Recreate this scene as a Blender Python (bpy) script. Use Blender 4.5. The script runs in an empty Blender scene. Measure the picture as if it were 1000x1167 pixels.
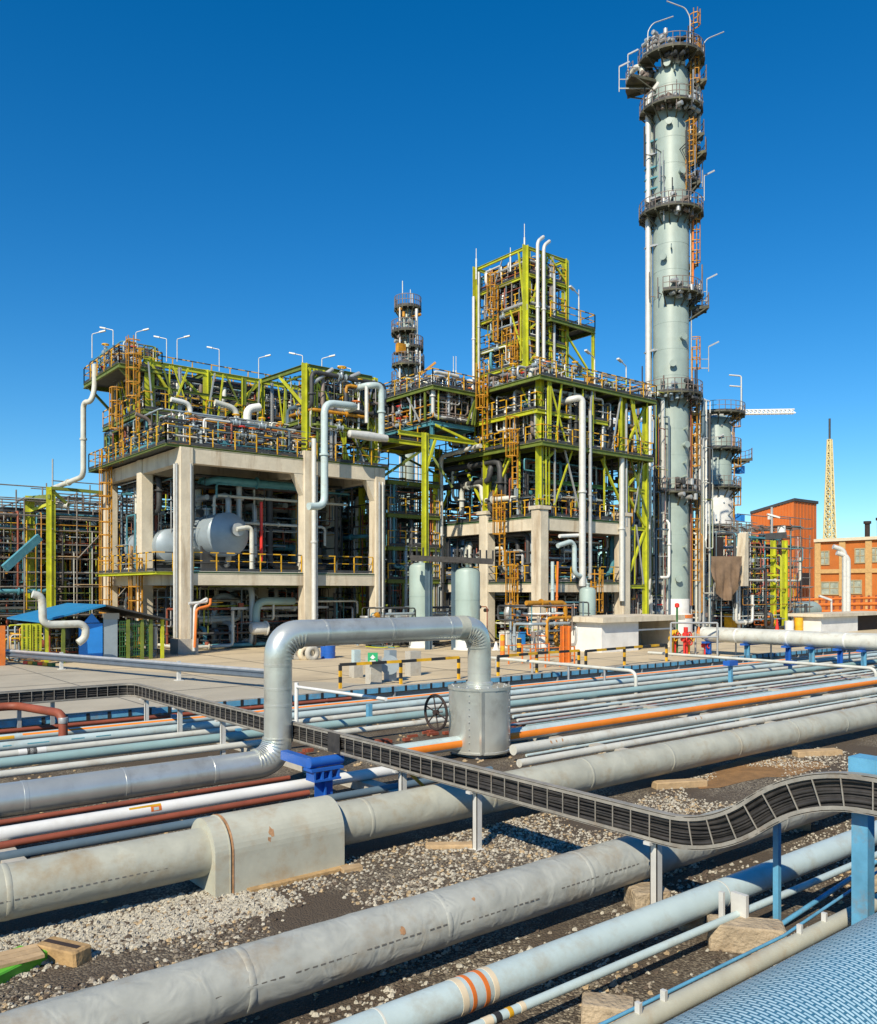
import bpy, math, random
from mathutils import Vector as V, noise as NZ
C = bpy.context.scene.collection
PI = math.pi; R = math.radians
S, CO = math.sin, math.cos
# plant axes: x runs along the pipe field, y across it (away from the camera), z up
EYE = 4.2          # camera height over the gravel of the pipe field
ZY = 0.4           # paved yard level
CX, CY = .779, .627

# ---------------------------------------------------------------- photo pixel -> plant coordinates
def pg(px, py, z=ZY):
    t = (px-500)/970; Y = (EYE-z)*970/(py-672); X = t*Y
    return V((X*CX+Y*CY, -X*CY+Y*CX, z))
def pz(py, Y): return EYE-(py-672)/970*Y
def pd(px, py, Y):
    X = (px-500)/970*Y
    return V((X*CX+Y*CY, -X*CY+Y*CX, pz(py, Y)))
def pv(px, v):     # depth and u where the ray through column px meets plane y = v
    t = (px-500)/970; Y = v/(CX-CY*t); return Y*(CX*t+CY), Y
def pu(px, u):
    t = (px-500)/970; Y = u/(CX*t+CY); return Y*(CX-CY*t), Y
def line_geom(yt, yb, zs=.22):
    a = math.atan2(yt-672, 1069); b = math.atan2(yb-672, 1069); m = (a+b)/2
    k = S((b-a)/2)/S(m); h = (EYE-zs)/(1+k)
    return h/math.tan(m), EYE-h, h*k

# ---------------------------------------------------------------- mesh builder
class MB:
    def __init__(s): s.v = []; s.f = []; s.m = []; s.s = []; s.mi = 0
    def face(s, idx, smooth=False): s.f.append(tuple(idx)); s.m.append(s.mi); s.s.append(smooth)
    def box(s, x0, x1, y0, y1, z0, z1):
        if x0 > x1: x0, x1 = x1, x0
        if y0 > y1: y0, y1 = y1, y0
        n = len(s.v)
        s.v += [(x, y, z) for z in (z0, z1) for y in (y0, y1) for x in (x0, x1)]
        for q in ((0,2,3,1),(4,5,7,6),(0,1,5,4),(2,6,7,3),(0,4,6,2),(1,3,7,5)): s.face([n+i for i in q])
        return s
    def cbox(s, c, w, d, h): return s.box(c[0]-w/2, c[0]+w/2, c[1]-d/2, c[1]+d/2, c[2]-h/2, c[2]+h/2)
    def beam(s, p, q, w, h=None):
        h = h or w; p = V(p); q = V(q); d = (q-p).normalized()
        a = d.cross(V((0,0,1)))
        if a.length < 1e-3: a = V((1,0,0))
        a.normalize(); b = a.cross(d); n = len(s.v)
        for o in (p, q):
            for (i, j) in ((-1,-1),(1,-1),(1,1),(-1,1)): s.v.append(tuple(o+a*(i*w/2)+b*(j*h/2)))
        for k in range(4): s.face((n+k, n+(k+1)%4, n+4+(k+1)%4, n+4+k))
        s.face((n+3,n+2,n+1,n)); s.face((n+4,n+5,n+6,n+7)); return s
    def ibeam(s, p, q, w, h):
        p = V(p); q = V(q); d = (q-p).normalized(); a = d.cross(V((0,0,1)))
        if a.length < 1e-3: a = V((0,1,0))
        a.normalize(); b = a.cross(d)
        s.beam(p, q, w*.14, h*.84)
        t = h*.08
        for k in (-1, 1): s.beam(p+b*(k*(h/2-t/2)), q+b*(k*(h/2-t/2)), w, t)
        return s
    def tube(s, pts, r, seg=8, fil=None, cap=True, rf=None, sub=0, nf=5):
        P = [V(p) for p in pts]
        fil = 3*r if fil is None else fil
        out = [P[0]]
        for i in range(1, len(P)-1):
            a, b, c = P[i-1], P[i], P[i+1]
            d1 = (a-b); d2 = (c-b); l = min(fil, d1.length*.49, d2.length*.49)
            if l < 1e-4: out.append(b); continue
            d1.normalize(); d2.normalize()
            if d1.dot(d2) < -.999: out.append(b); continue
            for k in range(nf+1):
                t = k/nf; p0 = b+d1*l; p2 = b+d2*l
                # circular-ish arc
                out.append(p0*(1-t)**2+b*(2*t*(1-t))*1.0+p2*t*t)
        out.append(P[-1])
        if sub:
            o2 = [out[0]]
            for a, b in zip(out, out[1:]):
                n = max(1, int((b-a).length/sub))
                o2 += [a.lerp(b, (k+1)/n) for k in range(n)]
            out = o2
        n0 = len(s.v); N = len(out)
        t0 = (out[1]-out[0]).normalized()
        a = t0.cross(V((0,0,1)))
        if a.length < 1e-3: a = V((1,0,0))
        a.normalize(); L = 0
        for i, p in enumerate(out):
            if i == 0: t = t0
            elif i == N-1: t = (out[-1]-out[-2]).normalized()
            else: t = ((out[i+1]-p).normalized()+(p-out[i-1]).normalized()).normalized()
            if i: L += (p-out[i-1]).length
            a = (a-t*a.dot(t)).normalized(); b = a.cross(t)
            for k in range(seg):
                an = 2*PI*k/seg; rr = r*(rf(L, an) if rf else 1)
                s.v.append(tuple(p+a*(CO(an)*rr)+b*(S(an)*rr)))
        for i in range(N-1):
            for k in range(seg):
                k2 = (k+1) % seg
                s.face((n0+i*seg+k2, n0+i*seg+k, n0+(i+1)*seg+k, n0+(i+1)*seg+k2), True)
        if cap:
            for q0, rv in ((n0, 0), (n0+(N-1)*seg, 1)):
                e = len(s.v); s.v += s.v[q0:q0+seg]; idx = list(range(e, e+seg)); s.face(idx[::-1] if rv else idx)
        return s
    def lathe(s, c, prof, seg=20, axis='z'):   # prof: list of (r, h)
        c = V(c); n0 = len(s.v)
        def ring(r, h):
            e = len(s.v)
            for k in range(seg):
                an = 2*PI*k/seg; x, y = CO(an)*r, S(an)*r
                o = (x, y, h) if axis == 'z' else ((h, x, y) if axis == 'x' else (y, h, x))
                s.v.append(tuple(c+V(o)))
            return e
        prev = None; pd_ = None
        for i in range(len(prof)-1):
            d = V((prof[i+1][0]-prof[i][0], prof[i+1][1]-prof[i][1], 0))
            if d.length < 1e-6: continue
            d.normalize()
            a0 = prev if (prev is not None and pd_.dot(d) > .80) else ring(*prof[i])
            a1 = ring(*prof[i+1]); prev, pd_ = a1, d
            for k in range(seg):
                k2 = (k+1) % seg; s.face((a0+k, a0+k2, a1+k2, a1+k), True)
        if prof[0][0] > .001: e = ring(*prof[0]); s.face([e+k for k in range(seg)][::-1])
        if prof[-1][0] > .001: e = ring(*prof[-1]); s.face([e+k for k in range(seg)])
        return s
    def torus(s, c, R0, r, axis='z', seg=16, q=6):
        c = V(c); n0 = len(s.v)
        for i in range(seg):
            A = 2*PI*i/seg
            for k in range(q):
                B = 2*PI*k/q; rr = R0+r*CO(B); x, y, z = rr*CO(A), rr*S(A), r*S(B)
                o = (x, y, z) if axis == 'z' else ((z, x, y) if axis == 'x' else (y, z, x))
                s.v.append(tuple(c+V(o)))
        for i in range(seg):
            for k in range(q):
                i2 = (i+1) % seg; k2 = (k+1) % q
                s.face((n0+i*q+k, n0+i2*q+k, n0+i2*q+k2, n0+i*q+k2), True)
        return s
    def prism(s, poly, axis, a, b):  # poly in the two other axes, extruded along axis from a to b
        n = len(s.v); N = len(poly)
        for t in (a, b):
            for p, q in poly:
                s.v.append((t, p, q) if axis == 'x' else ((p, t, q) if axis == 'y' else (p, q, t)))
        for k in range(N): s.face((n+k, n+(k+1)%N, n+N+(k+1)%N, n+N+k))
        s.face([n+k for k in range(N)][::-1]); s.face([n+N+k for k in range(N)]); return s
    def bounds(s):
        xs, ys, zs = zip(*s.v); return min(xs), max(xs), min(ys), max(ys), min(zs), max(zs)
    def build(s, name, mats, parent=None, at=None):
        if at is None:
            if parent is not None: at = parent['_o'] if '_o' in parent else parent.location
            else:
                b = s.bounds(); at = V(((b[0]+b[1])/2, (b[2]+b[3])/2, b[4]))
        at = V(at)
        me = bpy.data.meshes.new(name)
        me.from_pydata([(x-at[0], y-at[1], z-at[2]) for x, y, z in s.v], [], s.f)
        if not isinstance(mats, (list, tuple)): mats = [mats]
        for m in mats: me.materials.append(M[m])
        if len(mats) > 1: me.polygons.foreach_set('material_index', s.m)
        me.polygons.foreach_set('use_smooth', s.s)
        o = bpy.data.objects.new(name, me); C.objects.link(o)
        ORG[o.name] = at
        if parent is not None:
            o.parent = parent
            o.location = at-ORG.get(parent.name, V((0,0,0)))
        else: o.location = at
        return o
ORG = {}
def tag(o, label=None, cat=None, group=None, kind=None):
    if label: o['label'] = label
    if cat: o['category'] = cat
    if group: o['group'] = group
    if kind: o['kind'] = kind
    return o
def thing(name, label, cat, loc, group=None):
    o = bpy.data.objects.new(name, None); C.objects.link(o); o.location = V(loc); o.empty_display_size = .2
    ORG[o.name] = V(loc); return tag(o, label, cat, group)
def part(name, mb, mats, parent, label=None):
    o = mb.build(name, mats, parent, ORG[parent.name])
    if label: o['label'] = label
    return o
def solo(name, mb, mats, label, cat, group=None, kind=None):
    return tag(mb.build(name, mats), label, cat, group, kind)
def struct(name, mb, mats, kind='structure'):
    return tag(mb.build(name, mats, None, (0,0,0)), kind=kind)
def dup(root, loc, rz=0, label=None, group=None, sc=1):
    def cp(o, par):
        c = o.copy(); C.objects.link(c); c.parent = par
        for ch in o.children: cp(ch, c)
        return c
    r = cp(root, None); r.location = V(loc); r.rotation_euler = (0, 0, rz); r.scale = (sc, sc, sc)
    if label: r['label'] = label
    if group: r['group'] = group
    return r

# ---------------------------------------------------------------- materials
M = {}
def mat(name, col, rough=.6, metal=0, var=.18, scale=2.5, bump=.0, stain=None, stain_amt=.5, stain_scale=1.2, fine=0, streak=False, bdet=6, bdist=0):
    m = bpy.data.materials.new(name); m.use_nodes = True; N = m.node_tree.nodes; L = m.node_tree.links
    b = N['Principled BSDF']; b.inputs['Roughness'].default_value = rough; b.inputs['Metallic'].default_value = metal
    tc = N.new('ShaderNodeNewGeometry')
    src = tc.outputs['Position']
    mp = N.new('ShaderNodeMapping'); L.new(src, mp.inputs['Vector'])
    n = N.new('ShaderNodeTexNoise'); n.inputs['Scale'].default_value = scale; n.inputs['Detail'].default_value = 7; n.inputs['Roughness'].default_value = .62
    L.new(mp.outputs[0], n.inputs['Vector'])
    r = N.new('ShaderNodeValToRGB'); r.color_ramp.elements[0].position = .3; r.color_ramp.elements[1].position = .7
    c0 = [max(0, c*(1-var)) for c in col]; c1 = [min(1, c*(1+var)) for c in col]
    r.color_ramp.elements[0].color = (*c0, 1); r.color_ramp.elements[1].color = (*c1, 1)
    L.new(n.outputs['Fac'], r.inputs['Fac']); out = r.outputs['Color']
    if stain:
        n2 = N.new('ShaderNodeTexNoise'); n2.inputs['Scale'].default_value = stain_scale; n2.inputs['Detail'].default_value = 9; n2.inputs['Roughness'].default_value = .7
        mp2 = N.new('ShaderNodeMapping'); L.new(src, mp2.inputs['Vector'])
        mp2.inputs['Location'].default_value = (7.3, 2.1, 4.4)
        if streak: mp2.inputs['Scale'].default_value = (1, 1, .12)
        L.new(mp2.outputs[0], n2.inputs['Vector'])
        r2 = N.new('ShaderNodeValToRGB'); r2.color_ramp.elements[0].position = .52; r2.color_ramp.elements[1].position = .72
        r2.color_ramp.elements[0].color = (0,0,0,1); r2.color_ramp.elements[1].color = (stain_amt,)*3+(1,)
        L.new(n2.outputs['Fac'], r2.inputs['Fac'])
        mx = N.new('ShaderNodeMixRGB'); L.new(r2.outputs['Color'], mx.inputs['Fac']); L.new(out, mx.inputs['Color1']); mx.inputs['Color2'].default_value = (*stain, 1)
        out = mx.outputs['Color']
    L.new(out, b.inputs['Base Color'])
    if bump:
        bp = N.new('ShaderNodeBump'); bp.inputs['Strength'].default_value = bump; bp.inputs['Distance'].default_value = .05
        n3 = N.new('ShaderNodeTexNoise'); n3.inputs['Scale'].default_value = fine or scale*4; n3.inputs['Detail'].default_value = bdet; n3.inputs['Distortion'].default_value = bdist
        L.new(src, n3.inputs['Vector']); L.new(n3.outputs['Fac'], bp.inputs['Height']); L.new(bp.outputs[0], b.inputs['Normal'])
    M[name] = m; return m
RUST = (.22,.07,.02)
mat('concrete', (.56,.50,.39), .85, 0, .16, .9, .25, (.24,.15,.07), .75, 1.1, 8, True)
mat('concrete_yard', (.50,.41,.27), .9, 0, .14, .35, .15, (.28,.23,.16), .6, .22, 10)
mat('concrete_grey', (.40,.38,.33), .9, 0, .15, .8, .3, (.22,.17,.1), .5, .9, 9)
mat('saddle_paint', (.41,.415,.345), .6, 0, .10, 2.2, .05, (.34,.24,.13), .65, 1.9, 12)
mat('silver', (.60,.62,.57), .30, .62, .14, .9, .12, (.36,.34,.29), .7, 1.3, 2.2, False, 1.5, .8)
mat('wrap_grey', (.35,.365,.335), .46, 0, .16, 2.2, .32, (.27,.22,.15), .85, 1.6, 3.4, False, 1.5, 1.6)
mat('wrap_buff', (.385,.39,.325), .5, 0, .14, 2.0, .2, (.30,.225,.125), .85, 1.3, 3.0, False, 1.5, 1.2)
mat('pale_blue', (.42,.52,.53), .42, 0, .10, 1.2, .08, (.33,.32,.26), .65, 2.2, 9)
mat('light_grey_pipe', (.52,.53,.48), .5, 0, .14, 1.3, .08, (.34,.27,.18), .7, 1.8, 9)
mat('teal_pipe', (.25,.38,.38), .5, 0, .10, 1.1, .05, (.3,.3,.27), .4, 1.5, 9)
mat('white_pipe', (.68,.69,.67), .45, 0, .06, 1.3, .04, (.45,.42,.36), .4, 1.2, 9)
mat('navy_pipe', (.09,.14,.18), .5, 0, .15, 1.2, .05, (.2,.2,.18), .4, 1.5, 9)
mat('primer', (.24,.06,.03), .6, 0, .2, 2, .05, (.13,.05,.03), .6, 1.5, 9)
mat('seam_grey', (.15,.145,.13), .7)
mat('rail_brown', (.20,.16,.14), .6, .1, .3, 2)
mat('platform_steel', (.07,.07,.05), .7, .1, .5, 1.2, 0, (.22,.20,.05), .6, .9)
mat('scaffold_tube', (.20,.18,.16), .55, .2, .45, 1.5, 0, (.16,.07,.03), .7, .8)
mat('rail_shaded', (.16,.20,.25), .4, .5, .15)
mat('stripe_orange', (.85,.24,.02), .45, 0, .08)
mat('rust_stain', (.36,.20,.10), .8, 0, .4, 14)
mat('orange', (.66,.17,.025), .5, 0, .2, 2, 0, (.35,.2,.1), .4, 3)
mat('cream', (.62,.53,.38), .55, 0, .1)
mat('blue', (.014,.10,.42), .4, 0, .12, 3, .03, (.03,.07,.2), .5, 3)
mat('sky_blue', (.10,.31,.48), .5, 0, .2, 3, .06, (.22,.17,.12), .7, 3)
mat('yellow', (.62,.34,.012), .5, 0, .35, 1.5)
mat('amber', (.44,.20,.012), .55, 0, .4, 2)
mat('black', (.02,.02,.02), .6, 0, .3)
mat('cable', (.032,.029,.027), .6, 0, .5, 5)
mat('pilaster_tan', (.50,.31,.12), .7, 0, .15)
mat('frame_buff', (.36,.29,.16), .6, 0, .15)
mat('cable_grey', (.085,.075,.065), .65, 0, .4, 5)
mat('tray_steel', (.33,.31,.27), .5, .3, .25, 4, .1, (.22,.14,.08), .5, 3)
mat('galv', (.42,.43,.43), .45, .4, .15, 3)
mat('galv_light', (.60,.60,.57), .5, .2, .12, 3)
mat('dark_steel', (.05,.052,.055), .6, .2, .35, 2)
mat('grating', (.085,.09,.085), .7, .1, .3, 5)
mat('lime', (.43,.45,.02), .5, 0, .25, 1.2, 0, (.16,.13,.03), .6, 1.2)
mat('green_beam', (.13,.17,.025), .55, 0, .25, 2, 0, (.08,.08,.03), .5, 1.5)
mat('deep_green', (.03,.12,.03), .6, 0, .25, 2)
mat('red', (.60,.03,.02), .45, 0, .15)
mat('tower_paint', (.28,.35,.325), .5, 0, .12, .6, .04, (.21,.25,.22), .6, .8, 4, True)
mat('vessel_paint', (.31,.40,.37), .5, 0, .10, .8, .03, (.24,.24,.19), .6, 1.2, 4, True)
mat('drum_grey', (.30,.36,.40), .45, .2, .12, 1, .04)
mat('teal_steel', (.07,.24,.30), .55, 0, .2, 2)
mat('wood', (.38,.25,.115), .85, 0, .25, 5, .3, (.16,.1,.05), .6, 3, 20)
mat('plank', (.42,.30,.17), .85, 0, .25, 3, .2, (.2,.14,.08), .6, 2)
mat('green_paint', (.10,.42,.03), .5, 0, .15)
mat('stone_buff', (.36,.29,.20), .9, 0, .3, 4, .8, (.16,.10,.05), .8, 2.2, 18)
mat('roof_blue', (.015,.20,.42), .5, 0, .12, 1)
mat('door_blue', (.02,.22,.66), .5, 0, .12, 1)
mat('tarp', (.15,.10,.065), .85, 0, .25, 1.5, .5, None, 0, 1, 2)
mat('tarp_white', (.66,.66,.64), .7, 0, .12, 1, .4, None, 0, 1, 2)
mat('clad_orange', (.50,.125,.02), .6, 0, .1, .3, 0, (.36,.08,.02), .4, .2)
mat('brick_orange', (.44,.125,.018), .8, 0, .15, .6, .2, (.35,.14,.05), .5, .4)
mat('glass', (.30,.33,.27), .2, 0, .35, 1.5)
mat('mast_cream', (.58,.49,.25), .6, 0, .15)
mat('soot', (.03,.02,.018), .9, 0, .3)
mat('sign_green', (.02,.33,.13), .5, 0, .05)
mat('pebble_light', (.40,.375,.31), .85, 0, .2, 8); mat('pebble_mid', (.22,.19,.15), .85, 0, .25, 8); mat('pebble_dark', (.08,.06,.045), .9, 0, .3, 8); mat('pebble_tan', (.36,.27,.16), .85, 0, .2, 8)
mat('dirt', (.22,.12,.045), .95, 0, .3, 2.5, .5, (.1,.06,.03), .6, 1.2, 14)
mat('pavement', (.38,.345,.27), .9, 0, .12, .5, .2, (.36,.31,.22), .6, .35, 8)
mat('skin', (.35,.2,.13), .6); mat('hivis', (.8,.2,.02), .6); mat('overall_blue', (.03,.07,.22), .7)

def gravel_mat():
    m = bpy.data.materials.new('gravel_bed'); m.use_nodes = True; N = m.node_tree.nodes; L = m.node_tree.links
    b = N['Principled BSDF']; b.inputs['Roughness'].default_value = .95
    g = N.new('ShaderNodeNewGeometry')
    vo = N.new('ShaderNodeTexVoronoi'); vo.inputs['Scale'].default_value = 38; L.new(g.outputs['Position'], vo.inputs['Vector'])
    r = N.new('ShaderNodeValToRGB'); e = r.color_ramp.elements
    e[0].position = .1; e[0].color = (.04,.03,.02,1); e[1].position = .97; e[1].color = (.30,.26,.19,1)
    k = e.new(.5); k.color = (.10,.08,.058,1)
    sp = N.new('ShaderNodeSeparateColor'); L.new(vo.outputs['Color'], sp.inputs[0]); L.new(sp.outputs[0], r.inputs['Fac'])
    n = N.new('ShaderNodeTexNoise'); n.inputs['Scale'].default_value = .55; n.inputs['Detail'].default_value = 8; L.new(g.outputs['Position'], n.inputs['Vector'])
    r2 = N.new('ShaderNodeValToRGB'); r2.color_ramp.elements[0].position = .44; r2.color_ramp.elements[1].position = .6
    L.new(n.outputs['Fac'], r2.inputs['Fac'])
    mx = N.new('ShaderNodeMixRGB'); L.new(r2.outputs['Color'], mx.inputs['Fac']); mx.inputs['Color1'].default_value = (.075,.056,.038,1); L.new(r.outputs['Color'], mx.inputs['Color2'])
    L.new(mx.outputs['Color'], b.inputs['Base Color'])
    bp = N.new('ShaderNodeBump'); bp.inputs['Strength'].default_value = .8; bp.inputs['Distance'].default_value = .025
    iv = N.new('ShaderNodeMath'); iv.operation = 'SUBTRACT'; iv.inputs[0].default_value = 1; L.new(vo.outputs['Distance'], iv.inputs[1])
    L.new(iv.outputs[0], bp.inputs['Height']); L.new(bp.outputs[0], b.inputs['Normal']); M['gravel_bed'] = m
gravel_mat()
def mesh_wrap_mat(vc, zc, rad):   # woven blue wrap: offset rows of little slots round the pipe
    m = bpy.data.materials.new('blue_weave'); m.use_nodes = True; N = m.node_tree.nodes; L = m.node_tree.links
    b = N['Principled BSDF']; b.inputs['Roughness'].default_value = .38
    g = N.new('ShaderNodeNewGeometry'); sx = N.new('ShaderNodeSeparateXYZ'); L.new(g.outputs['Position'], sx.inputs[0])
    def mth(op, a, bb):
        k = N.new('ShaderNodeMath'); k.operation = op
        for i, q in enumerate((a, bb)):
            if isinstance(q, (int, float)): k.inputs[i].default_value = q
            else: L.new(q, k.inputs[i])
        return k.outputs[0]
    an = mth('MULTIPLY', mth('ARCTAN2', mth('SUBTRACT', sx.outputs['Z'], zc), mth('SUBTRACT', sx.outputs['Y'], vc)), rad)
    cb = N.new('ShaderNodeCombineXYZ'); L.new(an, cb.inputs[0]); L.new(sx.outputs['X'], cb.inputs[1])
    br = N.new('ShaderNodeTexBrick'); L.new(cb.outputs[0], br.inputs['Vector'])
    br.inputs['Scale'].default_value = 1; br.inputs['Brick Width'].default_value = .082; br.inputs['Row Height'].default_value = .031
    br.inputs['Mortar Size'].default_value = .0075; br.inputs['Mortar Smooth'].default_value = .3
    br.inputs['Color1'].default_value = (.44,.62,.70,1); br.inputs['Color2'].default_value = (.34,.53,.63,1); br.inputs['Mortar'].default_value = (.05,.16,.25,1)
    L.new(br.outputs['Color'], b.inputs['Base Color'])
    bp = N.new('ShaderNodeBump'); bp.inputs['Strength'].default_value = .7; bp.inputs['Distance'].default_value = .01; bp.invert = True
    L.new(br.outputs['Fac'], bp.inputs['Height']); L.new(bp.outputs[0], b.inputs['Normal']); M['blue_weave'] = m

# ---------------------------------------------------------------- camera, sun, sky
cam = bpy.data.cameras.new('camera'); co = bpy.data.objects.new('camera', cam); C.objects.link(co)
co.location = (0, 0, EYE); co.rotation_euler = (R(90), 0, -math.atan2(CY, CX))
cam.sensor_fit = 'HORIZONTAL'; cam.sensor_width = 36; cam.lens = 36*.970; cam.shift_y = .0885; cam.clip_end = 5000
sc = bpy.context.scene; sc.camera = co
SEL = R(39); SD = V((-.87, -.49, 0)).normalized()
sv = V((SD.x*CO(SEL), SD.y*CO(SEL), S(SEL)))
sl = bpy.data.lights.new('sun', 'SUN'); sl.energy = 5.0; sl.angle = R(.5); sl.color = (1, .89, .70)
so = bpy.data.objects.new('sun', sl); C.objects.link(so); so.rotation_euler = sv.to_track_quat('Z', 'Y').to_euler(); so.location = (-20, -20, 60)
w = bpy.data.worlds.new('World'); sc.world = w; w.use_nodes = True; N = w.node_tree.nodes; L = w.node_tree.links
sk = N.new('ShaderNodeTexSky'); sk.sky_type = 'NISHITA'; sk.sun_disc = False; sk.sun_elevation = SEL; sk.sun_rotation = math.atan2(SD.x, SD.y)
sk.air_density = 1.0; sk.dust_density = .1; sk.ozone_density = 2.0
hs = N.new('ShaderNodeHueSaturation'); hs.inputs['Saturation'].default_value = 1.46; hs.inputs['Hue'].default_value = .494; hs.inputs['Value'].default_value = 1.08
L.new(sk.outputs[0], hs.inputs['Color']); tn = N.new('ShaderNodeMixRGB'); tn.blend_type = 'MULTIPLY'; tn.inputs['Fac'].default_value = 1; tn.inputs['Color2'].default_value = (.72,.98,1.16,1); L.new(hs.outputs[0], tn.inputs['Color1']); L.new(tn.outputs[0], N['Background'].inputs['Color']); N['Background'].inputs['Strength'].default_value = .088
sc.view_settings.view_transform = 'Standard'; sc.view_settings.look = 'None'; sc.view_settings.exposure = .32; sc.view_settings.gamma = 1
# ---------------------------------------------------------------- ground
VE = 26.6   # edge of the paved yard
gm = MB(); gm.face([len(gm.v)+i for i in range(4)]); gm.v += [(-60,-30,0),(130,-30,0),(130,VE,0),(-60,VE,0)]
struct('gravel_ground', gm, 'gravel_bed')
ym = MB()
def quad(m, x0, x1, y0, y1, z): n = len(m.v); m.v += [(x0,y0,z),(x1,y0,z),(x1,y1,z),(x0,y1,z)]; m.face((n,n+1,n+2,n+3))
quad(ym, -3000, 3000, VE, 3000, ZY); quad(ym, 130, 3000, -30, VE, ZY); quad(ym, -3000, -60, -30, VE, ZY)
n = len(ym.v); ym.v += [(-60,VE,0),(130,VE,0),(130,VE,ZY),(-60,VE,ZY)]; ym.face((n,n+1,n+2,n+3))
struct('yard_pavement', ym, 'concrete_yard')
# paler paved apron along the trench on the left
ap = MB(); a0 = pg(-60,751); a1 = pg(330,776)
n = 0; ap.v += [(-58,VE+.05,ZY+.006),(a1.x+3,VE+.05,ZY+.006),(a1.x,a1.y,ZY+.006),(a0.x,a0.y,ZY+.006)]; ap.face((0,1,2,3))
struct('road_apron', ap, 'pavement')
kb = MB(); kb.box(-58, 128, VE-.16, VE+.02, .0, ZY+.12); struct('kerb', kb, 'concrete_grey')
jn = MB()   # slab joints of the yard
for k in range(14): u_ = -16+k*5.2; quad(jn, u_-.03, u_+.03, VE+.1, 64, ZY+.010)
for k in range(5): v_ = 31+k*5.2; quad(jn, -40, 60, v_-.03, v_+.03, ZY+.014)
struct('slab_joints', jn, 'seam_grey')

# dirt patch between the two big pipes
rnd = random.Random(5)
def patch(name, px, py, rx, ry, m, z=.006):
    c = pg(px, py, 0); k = MB(); k.v.append((c.x, c.y, z))
    for i in range(26):
        a = 2*PI*i/26; q = 1+.25*math.sin(3*a+px)+.15*rnd.uniform(-1,1)
        k.v.append((c.x+CO(a)*rx*q, c.y+S(a)*ry*q, z))
    for i in range(26): k.face((0, 1+i, 1+(i+1)%26))
    struct(name, k, m)
patch('dirt_patch', 865, 878, 2.2, .8, 'dirt'); patch('dirt_patch', 620, 1005, 1.0, .35, 'dirt')

# ---------------------------------------------------------------- pipe field
U0, U1 = -14, 125
FIELD = {}
def supports(v, z, r, us): return
def field_pipe(label, yt, yb, m, x0=None, x1=None, zs=.22, u0=U0, u1=U1, seg=18, name='pipe', group=None, bands=0, sub=0, rf=None, cat='pipe'):
    v, z, r = line_geom(yt, yb, zs)
    ua = pv(x0, v)[0] if x0 is not None else u0
    ub = pv(x1, v)[0] if x1 is not None else u1
    FIELD[label] = (v, z, r, ua, ub)
    t = thing(name, label, cat, (ua, v, z-r), group)
    mb = MB(); mb.tube([(ua, v, z), (ub, v, z)], r, seg, sub=sub, rf=rf)
    if bands:
        bm = mb; u = ua+bands*.37
        while u < min(ub, 70):
            bm.lathe((u, v, z), [(r*1.004, -.035), (r*1.014, -.03), (r*1.014, .03), (r*1.004, .035)], seg, 'x'); u += bands
    part('pipe_wall', mb, m, t)
    return t, v, z, r
def ring(t, px, v, z, r, w, m, name='paint_band', seg=28):
    u = pv(px, v)[0] if isinstance(px, (int, float)) else px[0]
    b = MB(); b.lathe((u, v, z), [(r, -w/2-.002), (r+.003, -w/2), (r+.003, w/2), (r, w/2+.002)], seg, 'x'); part(name, b, m, t)
def stripe(t, v, z, r, ua, ub, a0, a1, m, name='paint_stripe', n=5):
    b = MB()
    for i in range(n+1):
        a = R(a0+(a1-a0)*i/n)
        for u in (ua, ub): b.v.append((u, v-CO(a)*r, z+S(a)*r))
    for i in range(n): b.face((2*i, 2*i+1, 2*i+3, 2*i+2), True)
    part(name, b, m, t)

def rust_blot(t, v, z, r, u, ang, sz):
    rr = random.Random(int(u*100)); b = MB(); b.v.append((u, v-CO(R(ang))*r, z+S(R(ang))*r)); k_ = []
    for i in range(14):
        a = 2*PI*i/14; q = sz*rr.uniform(.45, 1.0); x = u+CO(a)*q*.8; w_ = R(ang)+S(a)*q*1.3/r
        b.v.append((x, v-CO(w_)*r, z+S(w_)*r))
    for i in range(14): b.face((0, 1+i, 1+(i+1) % 14), True)
    part('rust_spot', b, 'rust_stain', t)
def crinkle(seed, amp):   # dented sheet wrapping: folds along and across
    def f(L, an):
        a = NZ.noise(V((L*1.1+seed, CO(an)*1.3, S(an)*1.3)))
        c = 1-abs(NZ.noise(V((L*2.2+seed+3*CO(an), CO(an)*1.6, S(an)*2.2))))*2.2
        e = 1-abs(NZ.noise(V((L*4.3-seed, CO(an-.6)*2.4+L*.8, S(an)*2.6))))*2.2
        return 1+amp*(.7*a+.55*max(0, c)**3*(1 if S(an) > -.3 else .4)+.28*max(0, e)**3)
    return f
def wrinkle(seed, amp):
    def f(L, an): return 1+amp*(NZ.noise(V((L*1.1+seed, CO(an)*1.3, S(an)*1.3)))+.6*NZ.noise(V((L*3.1+seed, CO(an)*2.7, S(an)*2.7))))
    return f
# nearest first
# huge blue woven-wrap pipe: tangent line known, radius chosen
th = math.atan2(1561-672, 1069); RB = .74
hB = 2.95; kq = 1069/889; vB = kq*hB-RB*math.sqrt(1+kq*kq)
t = thing('wrapped_pipe', 'huge pipe in light blue woven wrap in the bottom right corner', 'pipe', (6, vB, EYE-hB-RB))
mesh_wrap_mat(vB, EYE-hB, RB)
mb = MB(); mb.tube([(-4, vB, EYE-hB), (40, vB, EYE-hB)], RB, 64); part('woven_wrap', mb, 'blue_weave', t)
mb = MB()
for u in (2.5, 7.5, 12.5, 20, 28): mb.prism([(vB-.5, 0), (vB+.5, 0), (vB+.42, EYE-hB-RB+.06), (vB-.42, EYE-hB-RB+.06)], 'x', u-.15, u+.15)
part('pedestal', mb, 'concrete_grey', t)

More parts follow.
